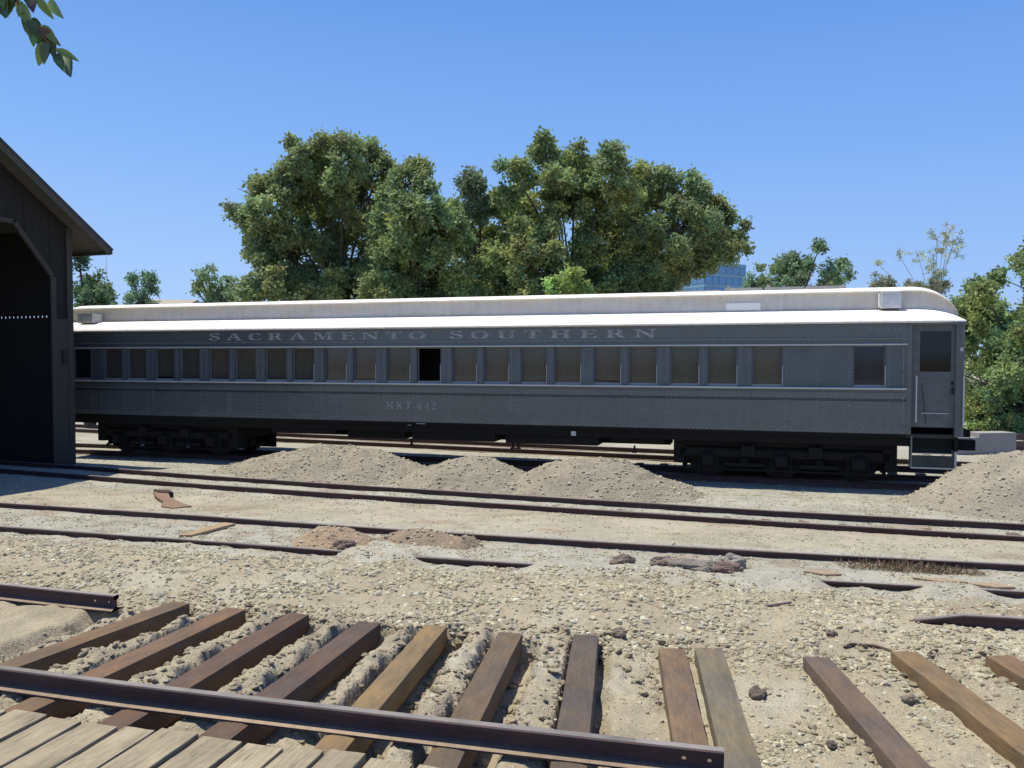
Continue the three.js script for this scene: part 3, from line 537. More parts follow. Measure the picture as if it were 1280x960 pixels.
  { const g = [b(-5.1, -4.0, 4.42, 4.47, -.3, .3)], m = std(C(.5, .47, .42), .8, { map: rep(grimeMap, .8, .8) }); for (const u of [-3.9, -2.95, -2.0]) g.push(b(u, u + .9, 4.44, 4.50, -.35, .35), b(u + .05, u + .13, 4.50, 4.55, .2, .34)); obj('roof_walk', g, m, car); }
  // vestibule at the right end
  obj('corner_post', [b(.052, .15, 1.08, 3.5, 1.40, 1.498), b(.06, .15, 1.08, 3.5, 1.2, 1.40)], paint, car);
  obj('end_post', (() => { const c = new THREE.CylinderGeometry(.085, .085, 2.46, 16); c.translate(U(1.12), 2.27, 1.41); return [c, b(1.02, 1.12, 1.04, 3.5, 1.33, 1.49)]; })(), doorPaint, car);
  { // door
    const d = obj('vestibule_door', [b(.15, .32, 1.24, 3.5, 1.37, 1.42), b(.94, 1.02, 1.24, 3.5, 1.37, 1.42), b(.32, .94, 3.36, 3.5, 1.37, 1.42), b(.32, .94, 2.33, 2.47, 1.37, 1.42), b(.32, .94, 1.24, 2.22, 1.37, 1.405), b(.32, .94, 2.222, 2.328, 1.37, 1.396)], doorPaint, car);
    obj('door_pane', b(.32, .94, 2.47, 3.36, 1.38, 1.388), glass, d);
    obj('door_ledge', b(.36, .92, 1.545, 1.56, 1.405, 1.43), lipMat, d);
    obj('door_handle', [b(.95, .985, 2.18, 2.26, 1.42, 1.44), rod([U(.97), 2.12, 1.46], [U(.97), 1.98, 1.46], .016), rod([U(.97), 2.1, 1.42], [U(.97), 2.1, 1.46], .012)], black2, d);
    obj('grab_shadow', rod([U(.37), 2.2, 1.42], [U(.47), 1.3, 1.42], .008), std(C(.06, .07, .07), .6), d);  // thin dark rod drawn as the diagonal shadow of the grab iron
  }
  obj('vestibule_back', [b(.05, 1.119, 1.08, 3.5, -1.5, -1.37), b(.05, 1.119, 3.44, 3.495, -1.4, 1.36)], inside, car);
  obj('end_wall', [b(1.12, 1.2, 1.04, 3.52, -1.49, 1.36)], black2, car);
  obj('diaphragm', [b(1.2, 1.3, 1.05, 3.5, -.55, .55), b(1.3, 1.36, 1.1, 3.45, -.5, .5)], std(C(.035, .03, .045), .7), car);
  obj('buffer_beam', b(1.2, 1.5, .98, 1.14, -.75, .75), black, car); obj('upper_buffer', b(1.2, 1.42, 3.4, 3.58, -.35, .35), black, car); obj('coupler', b(1.1, 1.75, .62, .86, -.15, .15), black, car);
  for (const [u, y0, y1] of [[.24, 1.36, 2.38], [1.17, 1.3, 2.38]]) obj('grab_iron', [rod([U(u), y0, 1.545], [U(u), y1, 1.545], .016), rod([U(u), y0 + .01, 1.47], [U(u), y0 + .01, 1.545], .016), rod([U(u), y1 - .01, 1.47], [U(u), y1 - .01, 1.545], .016)], std(C(.55, .56, .56), .35, { metalness: .4 }), car);
  obj('number_plate', b(1.1, 1.16, 2.92, 3.0, 1.49, 1.5), std(C(.5, .5, .48), .5), car);
  { // steps
    const s = obj('step', [b(.19, 1.03, .36, .62, 1.43, 1.45), b(.19, 1.03, .66, .69, 1.2, 1.46), b(.19, 1.03, .95, .98, .95, 1.3), b(.19, 1.03, .69, .95, 1.17, 1.2)], std(C(.045, .055, .05), .7, { map: rep(grimeMap, .7, .7) }), car);
    const edge = std(C(.42, .44, .42), .5);
    obj('tread', b(.17, 1.06, .325, .357, 1.18, 1.47), edge, s);
    obj('side_plate', b(.165, .188, .36, 1.05, 1.2, 1.46), std(C(.2, .21, .2), .6), s); obj('side_plate', b(1.033, 1.075, .36, .72, 1.2, 1.46), edge, s);
    obj('side_plate', b(1.033, 1.09, .722, 1.04, 1.15, 1.48), black2, s);
    obj('tread_bolts', [b(.42, .56, .63, .645, 1.43, 1.455), b(.78, .82, .63, .645, 1.43, 1.455)], edge, s);
    obj('hanger', b(.88, .94, .08, .325, 1.36, 1.42), std(C(.09, .05, .04), .8), s);
  }
  { const q = obj('lamp_disc', cylZ(U(-.07), .92, 1.3, 1.34, .075, 20), std(C(.36, .31, .19), .6), car); }
  // underframe
  obj('underframe', [b(UL, 1.0, .80, 1.0, -1.36, 1.36), b(UL, .05, 1.0, 1.078, 1.36, 1.47), b(-16.5, -5.2, .56, .8, -.35, .35)], black, car);
  for (const [u0, u1, y0, z1] of [[-16.2, -14.2, .66, 1.3], [-13.9, -12.2, .58, 1.15], [-11.9, -9.6, .60, 1.32], [-9.3, -6.9, .58, 1.28], [-6.6, -5.3, .66, 1.1]]) { const q = obj('equipment_box', b(u0, u1, y0, .80, -z1, z1), black2, car); obj('hatch', b(u0 + .1, u1 - .1, y0 + .04, .78, z1, z1 + .012), black, q); }
  for (const u of [-12.0, -9.15, -9.0, -6.0]) obj('hanger_bracket', [b(u - .02, u + .02, .42, .6, 1.1, 1.16), b(u - .06, u + .06, .42, .45, 1.08, 1.18)], black, car);
  obj('valve_tag', b(-7.55, -7.43, .83, .94, 1.36, 1.40), std(C(.5, .5, .48), .5), car);
  obj('side_tag', [b(-11.95, -11.85, .985, 1.0, 1.47, 1.5), b(-11.7, -11.45, 1.03, 1.05, 1.47, 1.49)], std(C(.35, .35, .34), .5), car);
  // six wheel trucks
  for (const uc of [-2.55, -20.0]) {
    const t = obj('truck', [b(uc - 2.35, uc + 2.35, .52, .72, .98, 1.10), b(uc - 2.35, uc + 2.35, .52, .72, -1.10, -.98), b(uc - 2.4, uc - 2.2, .5, .82, -1.1, 1.1), b(uc + 2.2, uc + 2.4, .5, .82, -1.1, 1.1), b(uc - .9, uc - .6, .55, .8, -1.2, 1.2), b(uc + .6, uc + .9, .55, .8, -1.2, 1.2), b(uc - 1.2, uc + 1.2, .72, .8, -.3, .3), b(uc - 2.3, uc + 2.3, .25, .80, -.12, .12), b(uc - 2.25, uc + 2.25, .40, .80, .86, .90)], black2, car);
    const wm = std(C(.014, .012, .011), .9);
    for (const k of [-1.68, 0, 1.68]) for (const s of [1, -1]) {
      const pr = [[0, -.05], [.10, -.05], [.12, -.02], [.36, -.02], [.40, -.065], [.457, -.065], [.46, .04], [.488, .05], [.49, .075], [.4, .075], [.36, .03], [.1, .05], [0, .05]].map(q => new THREE.Vector2(q[0], -q[1] * s)); if (s < 0) pr.reverse();
      const g = new THREE.LatheGeometry(pr, 40); g.rotateX(Math.PI / 2); g.translate(U(uc + k), .46, .76 * s); const w = obj('wheel', g, wm, t);
      obj('journal_box', [b(uc + k - .15, uc + k + .15, .32, .60, s > 0 ? 1.0 : -1.22, s > 0 ? 1.22 : -1.0), b(uc + k - .13, uc + k + .13, .35, .57, s > 0 ? 1.22 : -1.25, s > 0 ? 1.25 : -1.22), b(uc + k - .24, uc + k - .17, .22, .52, s > 0 ? .98 : -1.1, s > 0 ? 1.1 : -.98), b(uc + k + .17, uc + k + .24, .22, .52, s > 0 ? .98 : -1.1, s > 0 ? 1.1 : -.98)], black, t);
    }
    for (const s of [1, -1]) {
      obj('equalizer', [b(uc - 1.6, uc + 1.6, .60, .68, 1.11 * s - .03, 1.11 * s + .03), b(uc - 1.25, uc - .42, .30, .38, 1.11 * s - .03, 1.11 * s + .03), b(uc + .42, uc + 1.25, .30, .38, 1.11 * s - .03, 1.11 * s + .03), b(uc - 2.3, uc + 2.3, .2, .235, 1.1 * s - .02, 1.1 * s + .02)], black2, t);
      for (const k of [-.84, .84]) obj('coil_spring', cylSpring(U(uc + k), .38, .52, 1.11 * s), black, t);
    }
    t.position.y = -.12; obj('gap_filler', [b(uc - 2.5, uc + 2.5, .1, .8, -.9, -.86), b(uc + 2.25, uc + 2.5, .28, .9, .6, 1.08), b(uc - 2.5, uc - 2.25, .35, .9, .6, 1.08)], black, t); obj('brake_rigging', [-.84, .84].map(k => b(uc + k - .45, uc + k + .45, .1, .6, -.5, .5)), black, t); obj('bolster', [b(uc - 2.3, uc + 2.3, .78, .93, -1.0, 1.05), b(uc - 2.45, uc + 2.45, .5, .86, .9, .96)], black, t);  // plates and boxes added to stop light showing through the truck
    for (const k of [-2.25, 2.25]) obj('brake_hanger', [b(uc + k - .05, uc + k + .05, .25, .6, .7, .9), b(uc + k - .08, uc + k + .08, .3, .65, .68, .72), b(uc + k - .03, uc + k + .03, .22, .26, -1, 1)], black, t);
  }
  function cylSpring(x, y0, y1, z) { const P = []; for (let i = 0; i <= 60; i++) { const a = i / 60 * 4 * Math.PI * 2; P.push(new THREE.Vector3(x + .08 * Math.cos(a), y0 + (y1 - y0) * i / 60, z + .08 * Math.sin(a))); } return new THREE.TubeGeometry(new THREE.CatmullRomCurve3(P), 70, .018, 5); }
  // lettering
  const font = await new FontLoader().loadAsync('fonts/droid/droid_serif_bold.typeface.json');
  const word = (s, u0, u1, y, hBig, hSmall, z, even) => {
    const gs = []; let list = [];
    let x = 0;
    for (const ch of s) {
      if (ch === ' ') { x += .55; continue; }
      const big = list.length === 0 || even; const g = new TextGeometry(ch, { font, size: 1, depth: .01, curveSegments: 5 }); g.computeBoundingBox(); const bb = g.boundingBox, w = bb.max.x - bb.min.x, h = bb.max.y - bb.min.y;
      g.translate(-bb.min.x, -bb.min.y, 0); list.push({ g, x, w, h, big }); x += w + .42;
    }
    const tot = x - .42, k = (u1 - u0) / tot;
    for (const l of list) { const H = l.big ? hBig : hSmall; l.g.scale(k, H / l.h, .3); l.g.translate(U(u0 + l.x * k), y, z); gs.push(l.g); }
    return gs;
  };
  const letterM = std(C(.42, .425, .41), .7, { map: patchMap });
  const L1 = [...word('SACRAMENTO', -18.1, -11.43, 3.265, .21, .20, 1.5), ...word('SOUTHERN', -10.75, -5.44, 3.265, .21, .20, 1.5)];
  for (const g of L1) obj('letter', g, letterM, car);
  obj('car_number', word('MKT 642', -12.58, -11.12, 1.42, .2, .2, 1.509, true), std(C(.40, .40, .385), .7, { map: patchMap }), car);
  obj('small_lettering', word('PULLMAN', -.72, -.08, 3.36, .085, .085, 1.5, true), std(C(.2, .215, .22), .7), car);
}

// ---------------------------------------------------------------- the timber shed (L along its gable wall, away from its far corner; o out of the wall)
{
  const cx = -12.1, cd = 22.0, wd = [.354, .935];
  const o = thing('timber_shed', 'dark timber train shed with an octagonal doorway, cut off by the left edge', 'shed', [cx, -.45, -cd], Math.atan2(.935, .354));
  // local +x runs along the wall away from the camera, local +z runs out of the gable towards the tracks
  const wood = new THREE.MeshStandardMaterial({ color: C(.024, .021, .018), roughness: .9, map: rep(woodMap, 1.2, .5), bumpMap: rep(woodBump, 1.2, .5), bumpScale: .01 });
  const trim = new THREE.MeshStandardMaterial({ color: C(.075, .066, .053), roughness: .9, map: rep(woodMap, 1.2, .5) });
  const soff = new THREE.MeshStandardMaterial({ color: C(.13, .12, .10), roughness: .9, map: rep(woodMap, 1, .5) });
  const rise = .695, eave = 6.47, RL = 5.2, WL = 10.4;                  // eave height above base, ridge at L = 5.2
  const topAt = l => eave + rise * (l < RL ? l : WL - l);
  const D0 = .62, D1 = 9.8, dT = 6.35, dC = 5.1, ch = 1.05;
  const open = l => { if (l < D0 || l > D1) return 0; const k = Math.min(l - D0, D1 - l); return k < ch ? dC + (dT - dC) * k / ch : dT; };
  // vertical wall boards, each its own
  let l = 0, n = 0;
  while (l < WL - .01) {
    let w = .24; if (l < D0 && l + w > D0 - .1) w = D0 - l; if (l < D1 && l + w > D1) w = D1 - l; if (l + w > WL) w = WL - l;
    const a = l, c = l + w - .008, lift = (n % 3) * .004;
    const ya = open(a + .001), yc = open(c - .001), ta = topAt(a), tm = (a < RL && c > RL) ? topAt(RL) : null, tc = topAt(c);
    const pts = [[-a, ya], [-c, yc], [-c, tc]]; if (tm) pts.push([-RL, tm]); pts.push([-a, ta]);
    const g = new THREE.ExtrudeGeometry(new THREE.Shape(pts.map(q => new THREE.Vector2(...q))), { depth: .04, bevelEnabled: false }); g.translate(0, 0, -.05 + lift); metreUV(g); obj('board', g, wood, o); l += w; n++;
  }
  // doorway frame: jamb board, chamfer and head
  obj('door_jamb', [bx(-D0, -.02, 0, 4.0, -.005, .03), bx(-D0 - .03, -D0 + .12, 0, dC, .031, .07)], trim, o);
  const strip = (x0, y0, x1, y1, w) => { const dx = x1 - x0, dy = y1 - y0, L = Math.hypot(dx, dy), g = bx(0, L, 0, w, .0, .05); g.rotateZ(Math.atan2(dy, dx)); g.translate(x0, y0, 0); return g; };
  obj('door_head', [strip(-D0 - ch, dT, -D0, dC, .12), bx(-D1 + ch, -D0 - ch, dT, dT + .12, 0, .05)], trim, o);
  obj('corner_board', bx(-.14, .035, 0, eave, .012, .05), trim, o);
  obj('hinge_block', bx(-.34, -.16, 2.75, 3.15, .031, .09), std(C(.03, .02, .02), .8), o);
  // side wall of horizontal boards with a slot of daylight, far wall, back wall
  const DEP = 16; const post = [];
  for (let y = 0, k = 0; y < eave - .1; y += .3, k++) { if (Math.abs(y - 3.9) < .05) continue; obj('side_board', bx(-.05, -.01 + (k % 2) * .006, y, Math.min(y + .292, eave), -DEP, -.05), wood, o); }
  obj('lining', [bx(-.09, -.06, 0, 4.06, -DEP, -.06), bx(-.09, -.06, 4.14, eave, -DEP, -.06), bx(-.09, -.06, 4.06, 4.14, -DEP, -4.2)], wood, o);
  obj('slot_cover', [bx(-.05, -.01, 3.905, 4.06, -DEP, -.05), bx(-.05, -.01, 4.115, 4.195, -DEP, -.05), bx(-.05, -.01, 4.06, 4.14, -DEP, -4.2), bx(-.05, -.01, 4.06, 4.14, -.7, -.05)], wood, o);
  { const g = []; for (let z = -4.2; z < -.7; z += .16) g.push(bx(-.05, -.012, 4.055, 4.145, z, z + .085)); obj('slot_bars', g, wood, o); }
  obj('back_wall', (() => { const g = new THREE.ExtrudeGeometry(new THREE.Shape([[0, 0], [0, eave], [-RL, topAt(RL)], [-WL, eave], [-WL, 0]].reverse().map(q => new THREE.Vector2(...q))), { depth: .08, bevelEnabled: false }); g.translate(0, 0, -DEP - .1); return metreUV(g); })(), wood, o);
  obj('far_wall', bx(-WL, -WL + .05, 0, eave, -DEP, -.06), wood, o);
  // roof planes with overhang
  const ov = .6, eo = .82, sl = Math.atan(rise), len = Math.hypot(RL + eo, (RL + eo) * rise);
  const plane = (y0, th, za, zb) => { const g = bx(0, len, y0, y0 + th, za, zb); return g; };
  for (const s of [1, -1]) {
    const place = g => { g.rotateZ(sl); if (s > 0) { g.scale(-1, 1, 1); g.translate(eo, eave - eo * rise, 0); const ix = g.index; for (let i = 0; i < ix.count; i += 3) { const a = ix.getX(i); ix.setX(i, ix.getX(i + 1)); ix.setX(i + 1, a); } } else g.translate(-WL - eo, eave - eo * rise, 0); g.computeVertexNormals(); return g; };
    const rf = obj('roof', place(plane(.06, .05, -DEP - .4, ov + .03)), std(C(.075, .075, .08), .9, { map: rep(woodMap, 2, 2) }), o);
    obj('soffit', place(plane(.012, .03, -DEP - .35, ov - .04)), soff, rf);
    obj('barge_board', place(plane(-.11, .165, ov - .03, ov + .01)), std(C(.1, .09, .075), .9, { map: woodMap }), rf);
  }
  obj('fascia', bx(eo - .04, eo + .03, eave - eo * rise - .06, eave - eo * rise + .09, -DEP - .35, ov + .02), trim, o);
  obj('bracket', bx(.0, .07, eave - .55, eave - .05, -.2, -.1), std(C(.6, .58, .54), .8), o);
}

// ---------------------------------------------------------------- trees (lobes: pixel-free metres from bearing / height at depth)
const atD = (px, py, d) => [(px - 640) / 1000 * d, EYE + (447 - py) / 1000 * d];      // bearing and height measured at depth d
function leafCluster(n, spread, size, sd) {
  const s0 = seed; seed = sd; const pos = [], idx = [], nor = [];
  for (let i = 0; i < n; i++) {
    const c = new THREE.Vector3(rr(-1, 1), rr(-1, 1), rr(-1, 1)).multiplyScalar(spread * (.35 + .65 * rnd()));
    const q = new THREE.Quaternion().setFromEuler(new THREE.Euler(rr(-1.1, 1.1), rr(0, 6.28), rr(-1.1, 1.1))), L = size * rr(.7, 1.25), w = L * .34, k = pos.length / 3;
    for (const v of [[0, 0, 0], [w, .10 * L, L * .45], [0, -.04 * L, L], [-w, .10 * L, L * .45]]) { const p = new THREE.Vector3(...v).applyQuaternion(q).add(c); pos.push(p.x, p.y, p.z); }
    idx.push(k, k + 1, k + 2, k, k + 2, k + 3);
  }
  seed = s0; const g = new THREE.BufferGeometry(); g.setAttribute('position', new THREE.Float32BufferAttribute(pos, 3)); g.setIndex(idx); const f = g.toNonIndexed(); f.computeVertexNormals(); return f;
}
const barkMat = std(C(.13, .11, .09), .95, { map: rep(woodMap, 2, 1) });
function tree(name, label, d, lobes, trunkPx, o = {}) {
  const { size = .19, dens = 230, tone = [.085, .115, .05], yLow = -.5, depth = 2.4, group, gap = .02, trunkR = .22 } = o;
  const tx = atD(trunkPx, 447, d)[0], t = thing(name, label, o.cat || 'tree', [tx, yLow, -d], 0, group);
  const spots = [], limbs = [], sd = trunkPx * .37, crownPts = [];
  const lob = lobes.map(([px, py, r]) => { const [X, Y] = atD(px, py, d); return { c: new THREE.Vector3(X - tx, Y - yLow, rr(-1, 1) * depth), r: r / 1000 * d }; });
  const ymin = Math.min(...lob.map(q => q.c.y)), ymax = Math.max(...lob.map(q => q.c.y));
  const fork = new THREE.Vector3(0, o.fork ?? Math.max(1.2, ymin - .6), 0);
  const bend = (a, b, r1, r2, seg = 6) => { const m = a.clone().lerp(b, .5); m.y += (b.y - a.y) * .12; m.x -= (b.x - a.x) * .12; m.add(new THREE.Vector3(rr(-.12, .12), rr(-.1, .1), rr(-.12, .12)).multiplyScalar(a.distanceTo(b) * .4)); const cv = new THREE.QuadraticBezierCurve3(a, m, b), g = new THREE.TubeGeometry(cv, 8, 1, seg), p = g.getAttribute('position'); for (let i = 0; i <= 8; i++) { const c = cv.getPointAt(i / 8), r = lerp(r1, r2, i / 8); for (let j = 0; j <= seg; j++) { const k = i * (seg + 1) + j, v = new THREE.Vector3().fromBufferAttribute(p, k).sub(c).multiplyScalar(r).add(c); p.setXYZ(k, v.x, v.y, v.z); } } g.computeVertexNormals(); return g; };
  const th = o.thin || 1; const trunkG = [bend(new THREE.Vector3(0, -.3, 0), fork, trunkR * 1.25, trunkR)];
  const cl = 14;
  for (const q of lob) {
    limbs.push(bend(fork, q.c, trunkR * rr(.3, .5), .03 * th));
    for (let i = 0; i < 5; i++) { const v = new THREE.Vector3(rr(-1, 1), rr(-.6, 1), rr(-1, 1)).multiplyScalar(q.r * .8).add(q.c); limbs.push(bend(q.c, v, .035 * th, .012 * th, 5)); }
    const subs = []; const ns = Math.max(6, Math.round(10 + q.r * 10)); for (let i = 0; i < ns; i++) { const z = rr(-1, 1), a = rr(0, 6.283), s = Math.sqrt(1 - z * z), out = rnd() < .22, rad = q.r * (out ? rr(.95, 1.2) : rr(.5, 1.0)); subs.push({ c: new THREE.Vector3(Math.cos(a) * s * rad, z * rad, Math.sin(a) * s * rad * .9).add(q.c), r: q.r * (out ? rr(.12, .2) : rr(.16, .34)) }); }
    for (const s of subs) if (s.r < q.r * .2) limbs.push(bend(q.c, s.c, .03 * th, .01 * th, 5));
    const cnt = Math.round(q.r * q.r * dens * (o.k || 1)) + 6;
    for (let i = 0; i < cnt; i++) {
      const sb = subs[Math.floor(rnd() * subs.length)], z = rr(-1, 1), a = rr(0, 6.283), s = Math.sqrt(1 - z * z), rad = sb.r * Math.pow(rnd(), .45), P = new THREE.Vector3(Math.cos(a) * s * rad, z * rad, Math.sin(a) * s * rad).add(sb.c);
      if (N3(P.x * .75 + sd, P.y * .75, P.z * .75) < -.43 + gap) continue;
      spots.push(P);
    }
  }
  const bk = o.pale ? std(C(.3, .27, .23), .9) : barkMat; obj('trunk', trunkG, bk, t); obj('limbs', limbs, bk, t);
  const geo = leafCluster(cl, .30 * (size / .17), size, 991), mat = new THREE.MeshPhysicalMaterial({ color: 0xffffff, roughness: .8, specularIntensity: .5, transmission: .48, thickness: 0, side: THREE.DoubleSide });
  const m = new THREE.InstancedMesh(geo, mat, spots.length), M = new THREE.Matrix4(), Q = new THREE.Quaternion();
  spots.forEach((P, i) => { Q.setFromEuler(new THREE.Euler(rr(0, 6.28), rr(0, 6.28), rr(0, 6.28))); const s = rr(.75, 1.3); M.compose(P, Q, new THREE.Vector3(s, s, s)); m.setMatrixAt(i, M); const b = 3.3 * (o.bright || 1) * rr(.55, 1.5) * (1 + .35 * N3(P.x * .5 + sd, P.y * .5, P.z * .5)), y = rr(-.12, .12) + .25 * N3(P.x * .9, P.y * .9 + sd, P.z * .9); m.setColorAt(i, C(tone[0] * b * (1 + y), tone[1] * b, tone[2] * b * (1 - y))); });  // wide random brightness paints in leaf glints
  m.name = 'crown'; m.castShadow = m.receiveShadow = true; m.userData.kind = 'stuff'; t.add(m); return t;
}
tree('tree', 'big round green tree behind the coach, leftmost of the large trees', 41, [[342, 262, 40], [332, 300, 32], [395, 218, 36], [440, 216, 33], [466, 197, 14], [462, 250, 44], [402, 268, 48], [366, 320, 44], [352, 350, 34], [440, 320, 50], [420, 365, 42], [400, 202, 15], [370, 235, 26], [345, 325, 20], [480, 220, 20], [360, 380, 40], [450, 380, 45]], 425, { group: 0, tone: [.098, .117, .05] });
tree('tree', 'denser green tree with a narrow top, just right of the leftmost large tree', 38, [[512, 243, 30], [522, 290, 44], [495, 330, 44], [550, 330, 44], [540, 370, 42], [552, 285, 28], [490, 372, 42], [527, 222, 13], [500, 265, 26], [480, 300, 24], [570, 370, 34]], 520, { tone: [.092, .118, .048] });
tree('tree', 'slender loose tree in the dip between the large trees', 42, [[590, 240, 15], [602, 268, 22], [590, 305, 32], [610, 350, 42], [575, 275, 16], [612, 245, 10], [590, 380, 40]], 598, { tone: [.085, .105, .06] });
tree('tree', 'widest green tree behind the coach, rising to the highest pointed top', 40, [[680, 200, 18], [676, 188, 8], [645, 232, 22], [650, 272, 44], [718, 217, 28], [700, 262, 48], [758, 238, 38], [775, 292, 54], [660, 332, 50], [720, 345, 54], [780, 350, 46], [640, 302, 40], [632, 255, 14], [735, 206, 12], [700, 385, 45], [640, 375, 40], [780, 390, 40], [800, 225, 16]], 715, { tone: [.096, .117, .047] });
tree('tree', 'green tree leaning right over the blue glass tower', 41, [[822, 242, 26], [852, 255, 33], [832, 300, 48], [885, 278, 32], [905, 310, 22], [872, 312, 26], [868, 330, 14], [890, 322, 12], [828, 345, 34], [826, 222, 9], [898, 265, 14], [912, 290, 14], [815, 380, 34], [845, 340, 18], [800, 330, 34]], 822, { tone: [.094, .114, .05] });
tree('tree', 'small bright yellow green tree low in front of the widest tree', 34, [[706, 357, 17], [716, 347, 12], [695, 362, 12], [728, 362, 10], [706, 385, 26]], 708, { tone: [.12, .155, .05], size: .14, depth: .8 });
tree('tree', 'tree cluster over the coach roof, right of the blue glass tower', 56, [[966, 346, 20], [1000, 336, 24], [1006, 318, 9], [1030, 346, 17], [1054, 351, 12], [948, 356, 12], [985, 331, 13], [1050, 340, 6], [990, 375, 36], [1040, 375, 26]], 998, { tone: [.075, .105, .055], size: .2, dens: 110 });
tree('tree', 'low reddish green shrubs showing over the clerestory near its right end', 72, [[1092, 354, 9], [1114, 356, 12], [1140, 359, 8], [1163, 355, 12], [1176, 362, 10], [1130, 372, 20], [1150, 385, 28]], 1130, { tone: [.095, .10, .06], size: .2, dens: 90, depth: 1.5 });
tree('sapling', 'thin sparse pale sapling rising behind the right end of the roof', 52, [[1170, 300, 14], [1186, 290, 12], [1160, 322, 12], [1180, 315, 14], [1192, 305, 8], [1176, 283, 6], [1150, 318, 9], [1128, 320, 7], [1095, 330, 6], [1168, 340, 12]], 1165, { tone: [.12, .145, .10], bright: 1.1, pale: 1, size: .13, dens: 20, depth: .7, trunkR: .05, fork: 4.6, thin: .45, gap: .12 });
tree('tree', 'big sunlit bushy tree at the right edge beside the coach end', 27, [[1245, 405, 48], [1228, 378, 26], [1270, 352, 34], [1284, 322, 18], [1242, 462, 48], [1292, 450, 60], [1252, 512, 42], [1215, 430, 26], [1212, 482, 28], [1214, 366, 14], [1302, 385, 62], [1232, 352, 9], [1222, 520, 30], [1300, 520, 50], [1350, 420, 80], [1360, 500, 80]], 1275, { tone: [.086, .112, .045], size: .13, dens: 340, depth: 1.6 });
tree('tree', 'dark green tree filling the gap behind the bushy tree at the right edge', 40, [[1225, 470, 40], [1260, 420, 40], [1215, 520, 36], [1290, 500, 50], [1210, 430, 22]], 1250, { tone: [.085, .105, .045], size: .16, dens: 170 });
tree('bush', 'light green bush behind the concrete block at right', 25.5, [[1240, 533, 14], [1258, 530, 14], [1275, 536, 15], [1225, 538, 10], [1295, 532, 18]], 1255, { tone: [.085, .12, .042], size: .10, dens: 320, depth: .5, trunkR: .05, fork: .5, cat: 'bush' });
tree('tree', 'dark green tree showing past the shed corner under its eave', 33, [[101, 328, 11], [106, 352, 12], [112, 370, 20], [132, 370, 12], [98, 365, 16], [120, 395, 24], [140, 378, 7]], 112, { tone: [.055, .085, .04], dens: 200, size: .15, depth: 1 });
tree('tree', 'small ragged tree over the roof between the shed and the beige roof', 62, [[170, 351, 7], [184, 350, 9], [198, 352, 6], [172, 372, 9], [186, 363, 6], [182, 380, 16], [165, 347, 3], [192, 346, 4], [175, 395, 20]], 178, { tone: [.06, .095, .05], size: .2, dens: 85, depth: 1 });
tree('tree', 'small loose tree just right of the beige roof', 50, [[255, 350, 9], [268, 343, 9], [284, 354, 12], [260, 370, 16], [283, 372, 15], [244, 364, 6], [296, 375, 8], [268, 385, 20]], 268, { tone: [.09, .12, .06], size: .18, dens: 95, depth: 1 });

// ---------------------------------------------------------------- far buildings, wall, mast
{
  const d = 260, x = (880 - 640) / 1000 * d, H = EYE + (447 - 333) / 1000 * d;
  const t = thing('office_tower', 'blue glass office tower seen through the right tree', 'building', [x, 0, -d], .55);
  obj('core', bx(-9, 9, 0, H, -9, 9), std(C(.22, .36, .47), .6), t);
  const pane = new THREE.MeshStandardMaterial({ color: C(.16, .31, .46), roughness: .25, metalness: .3 }), span = std(C(.21, .36, .49), .5);  // pale, close blues with distance haze mixed into the colours
  const pg = new THREE.BoxGeometry(2.7, 2.1, .2);
  for (let f = 0; f < 5; f++) { const y = H - 2.2 - f * 3.4; obj('spandrel', [bx(-9.15, 9.15, y + 1.2, y + 2.0, -9.15, 9.15)], span, t); for (let i = 0; i < 6; i++) { const a = obj('pane', pg, pane, t); a.position.set(-7.5 + i * 3, y, 9.1); const c = obj('pane', pg, pane, t); c.rotation.y = Math.PI / 2; c.position.set(-9.1, y, -7.5 + i * 3); } }
}
{
  const d = 120, [x0, y] = atD(190, 375.5, d), x1 = atD(244, 375, d)[0];
  const t = thing('house', 'low building with a beige roof far behind the coach at left', 'house', [(x0 + x1) / 2, -.5, -d]);
  const w = (x1 - x0) / 2, h = y + .5; obj('wall', bx(-w, w, 0, h - 1.2, -4, 4), std(C(.3, .26, .2), .9), t);
  const sh = new THREE.Shape([[-4.5, h - 1.3], [4.5, h - 1.3], [0, h + .1]].map(q => new THREE.Vector2(...q))); const g = new THREE.ExtrudeGeometry(sh, { depth: 2 * w + 1, bevelEnabled: false }); g.rotateY(Math.PI / 2); g.translate(-w - .5, 0, 0); obj('roof', g, std(C(.33, .29, .24), .9), t);
}
{
  const d = 210, [x, y] = atD(135, 312, d), t = thing('radio_mast', 'thin red and white lattice mast beside the shed eave', 'mast', [x, -.5, -d]); const red = std(C(.35, .16, .14), .6), wh = std(C(.6, .6, .62), .6);
  for (let i = 0; i < 8; i++) { const y0 = y * i / 8, y1 = y * (i + 1) / 8, g = []; for (const [a, b] of [[-.12, -.12], [.12, -.12], [0, .12]]) g.push(rod([a, y0, b], [a, y1, b], .022, 5)); for (let q = 0; q < 6; q++) { const h0 = lerp(y0, y1, q / 6), h1 = lerp(y0, y1, (q + 1) / 6); g.push(rod([-.12, h0, -.12], [.12, h1, -.12], .015, 4), rod([.12, h0, -.12], [0, h1, .12], .015, 4)); } obj('mast_section', g, i % 2 ? wh : red, t); }
}
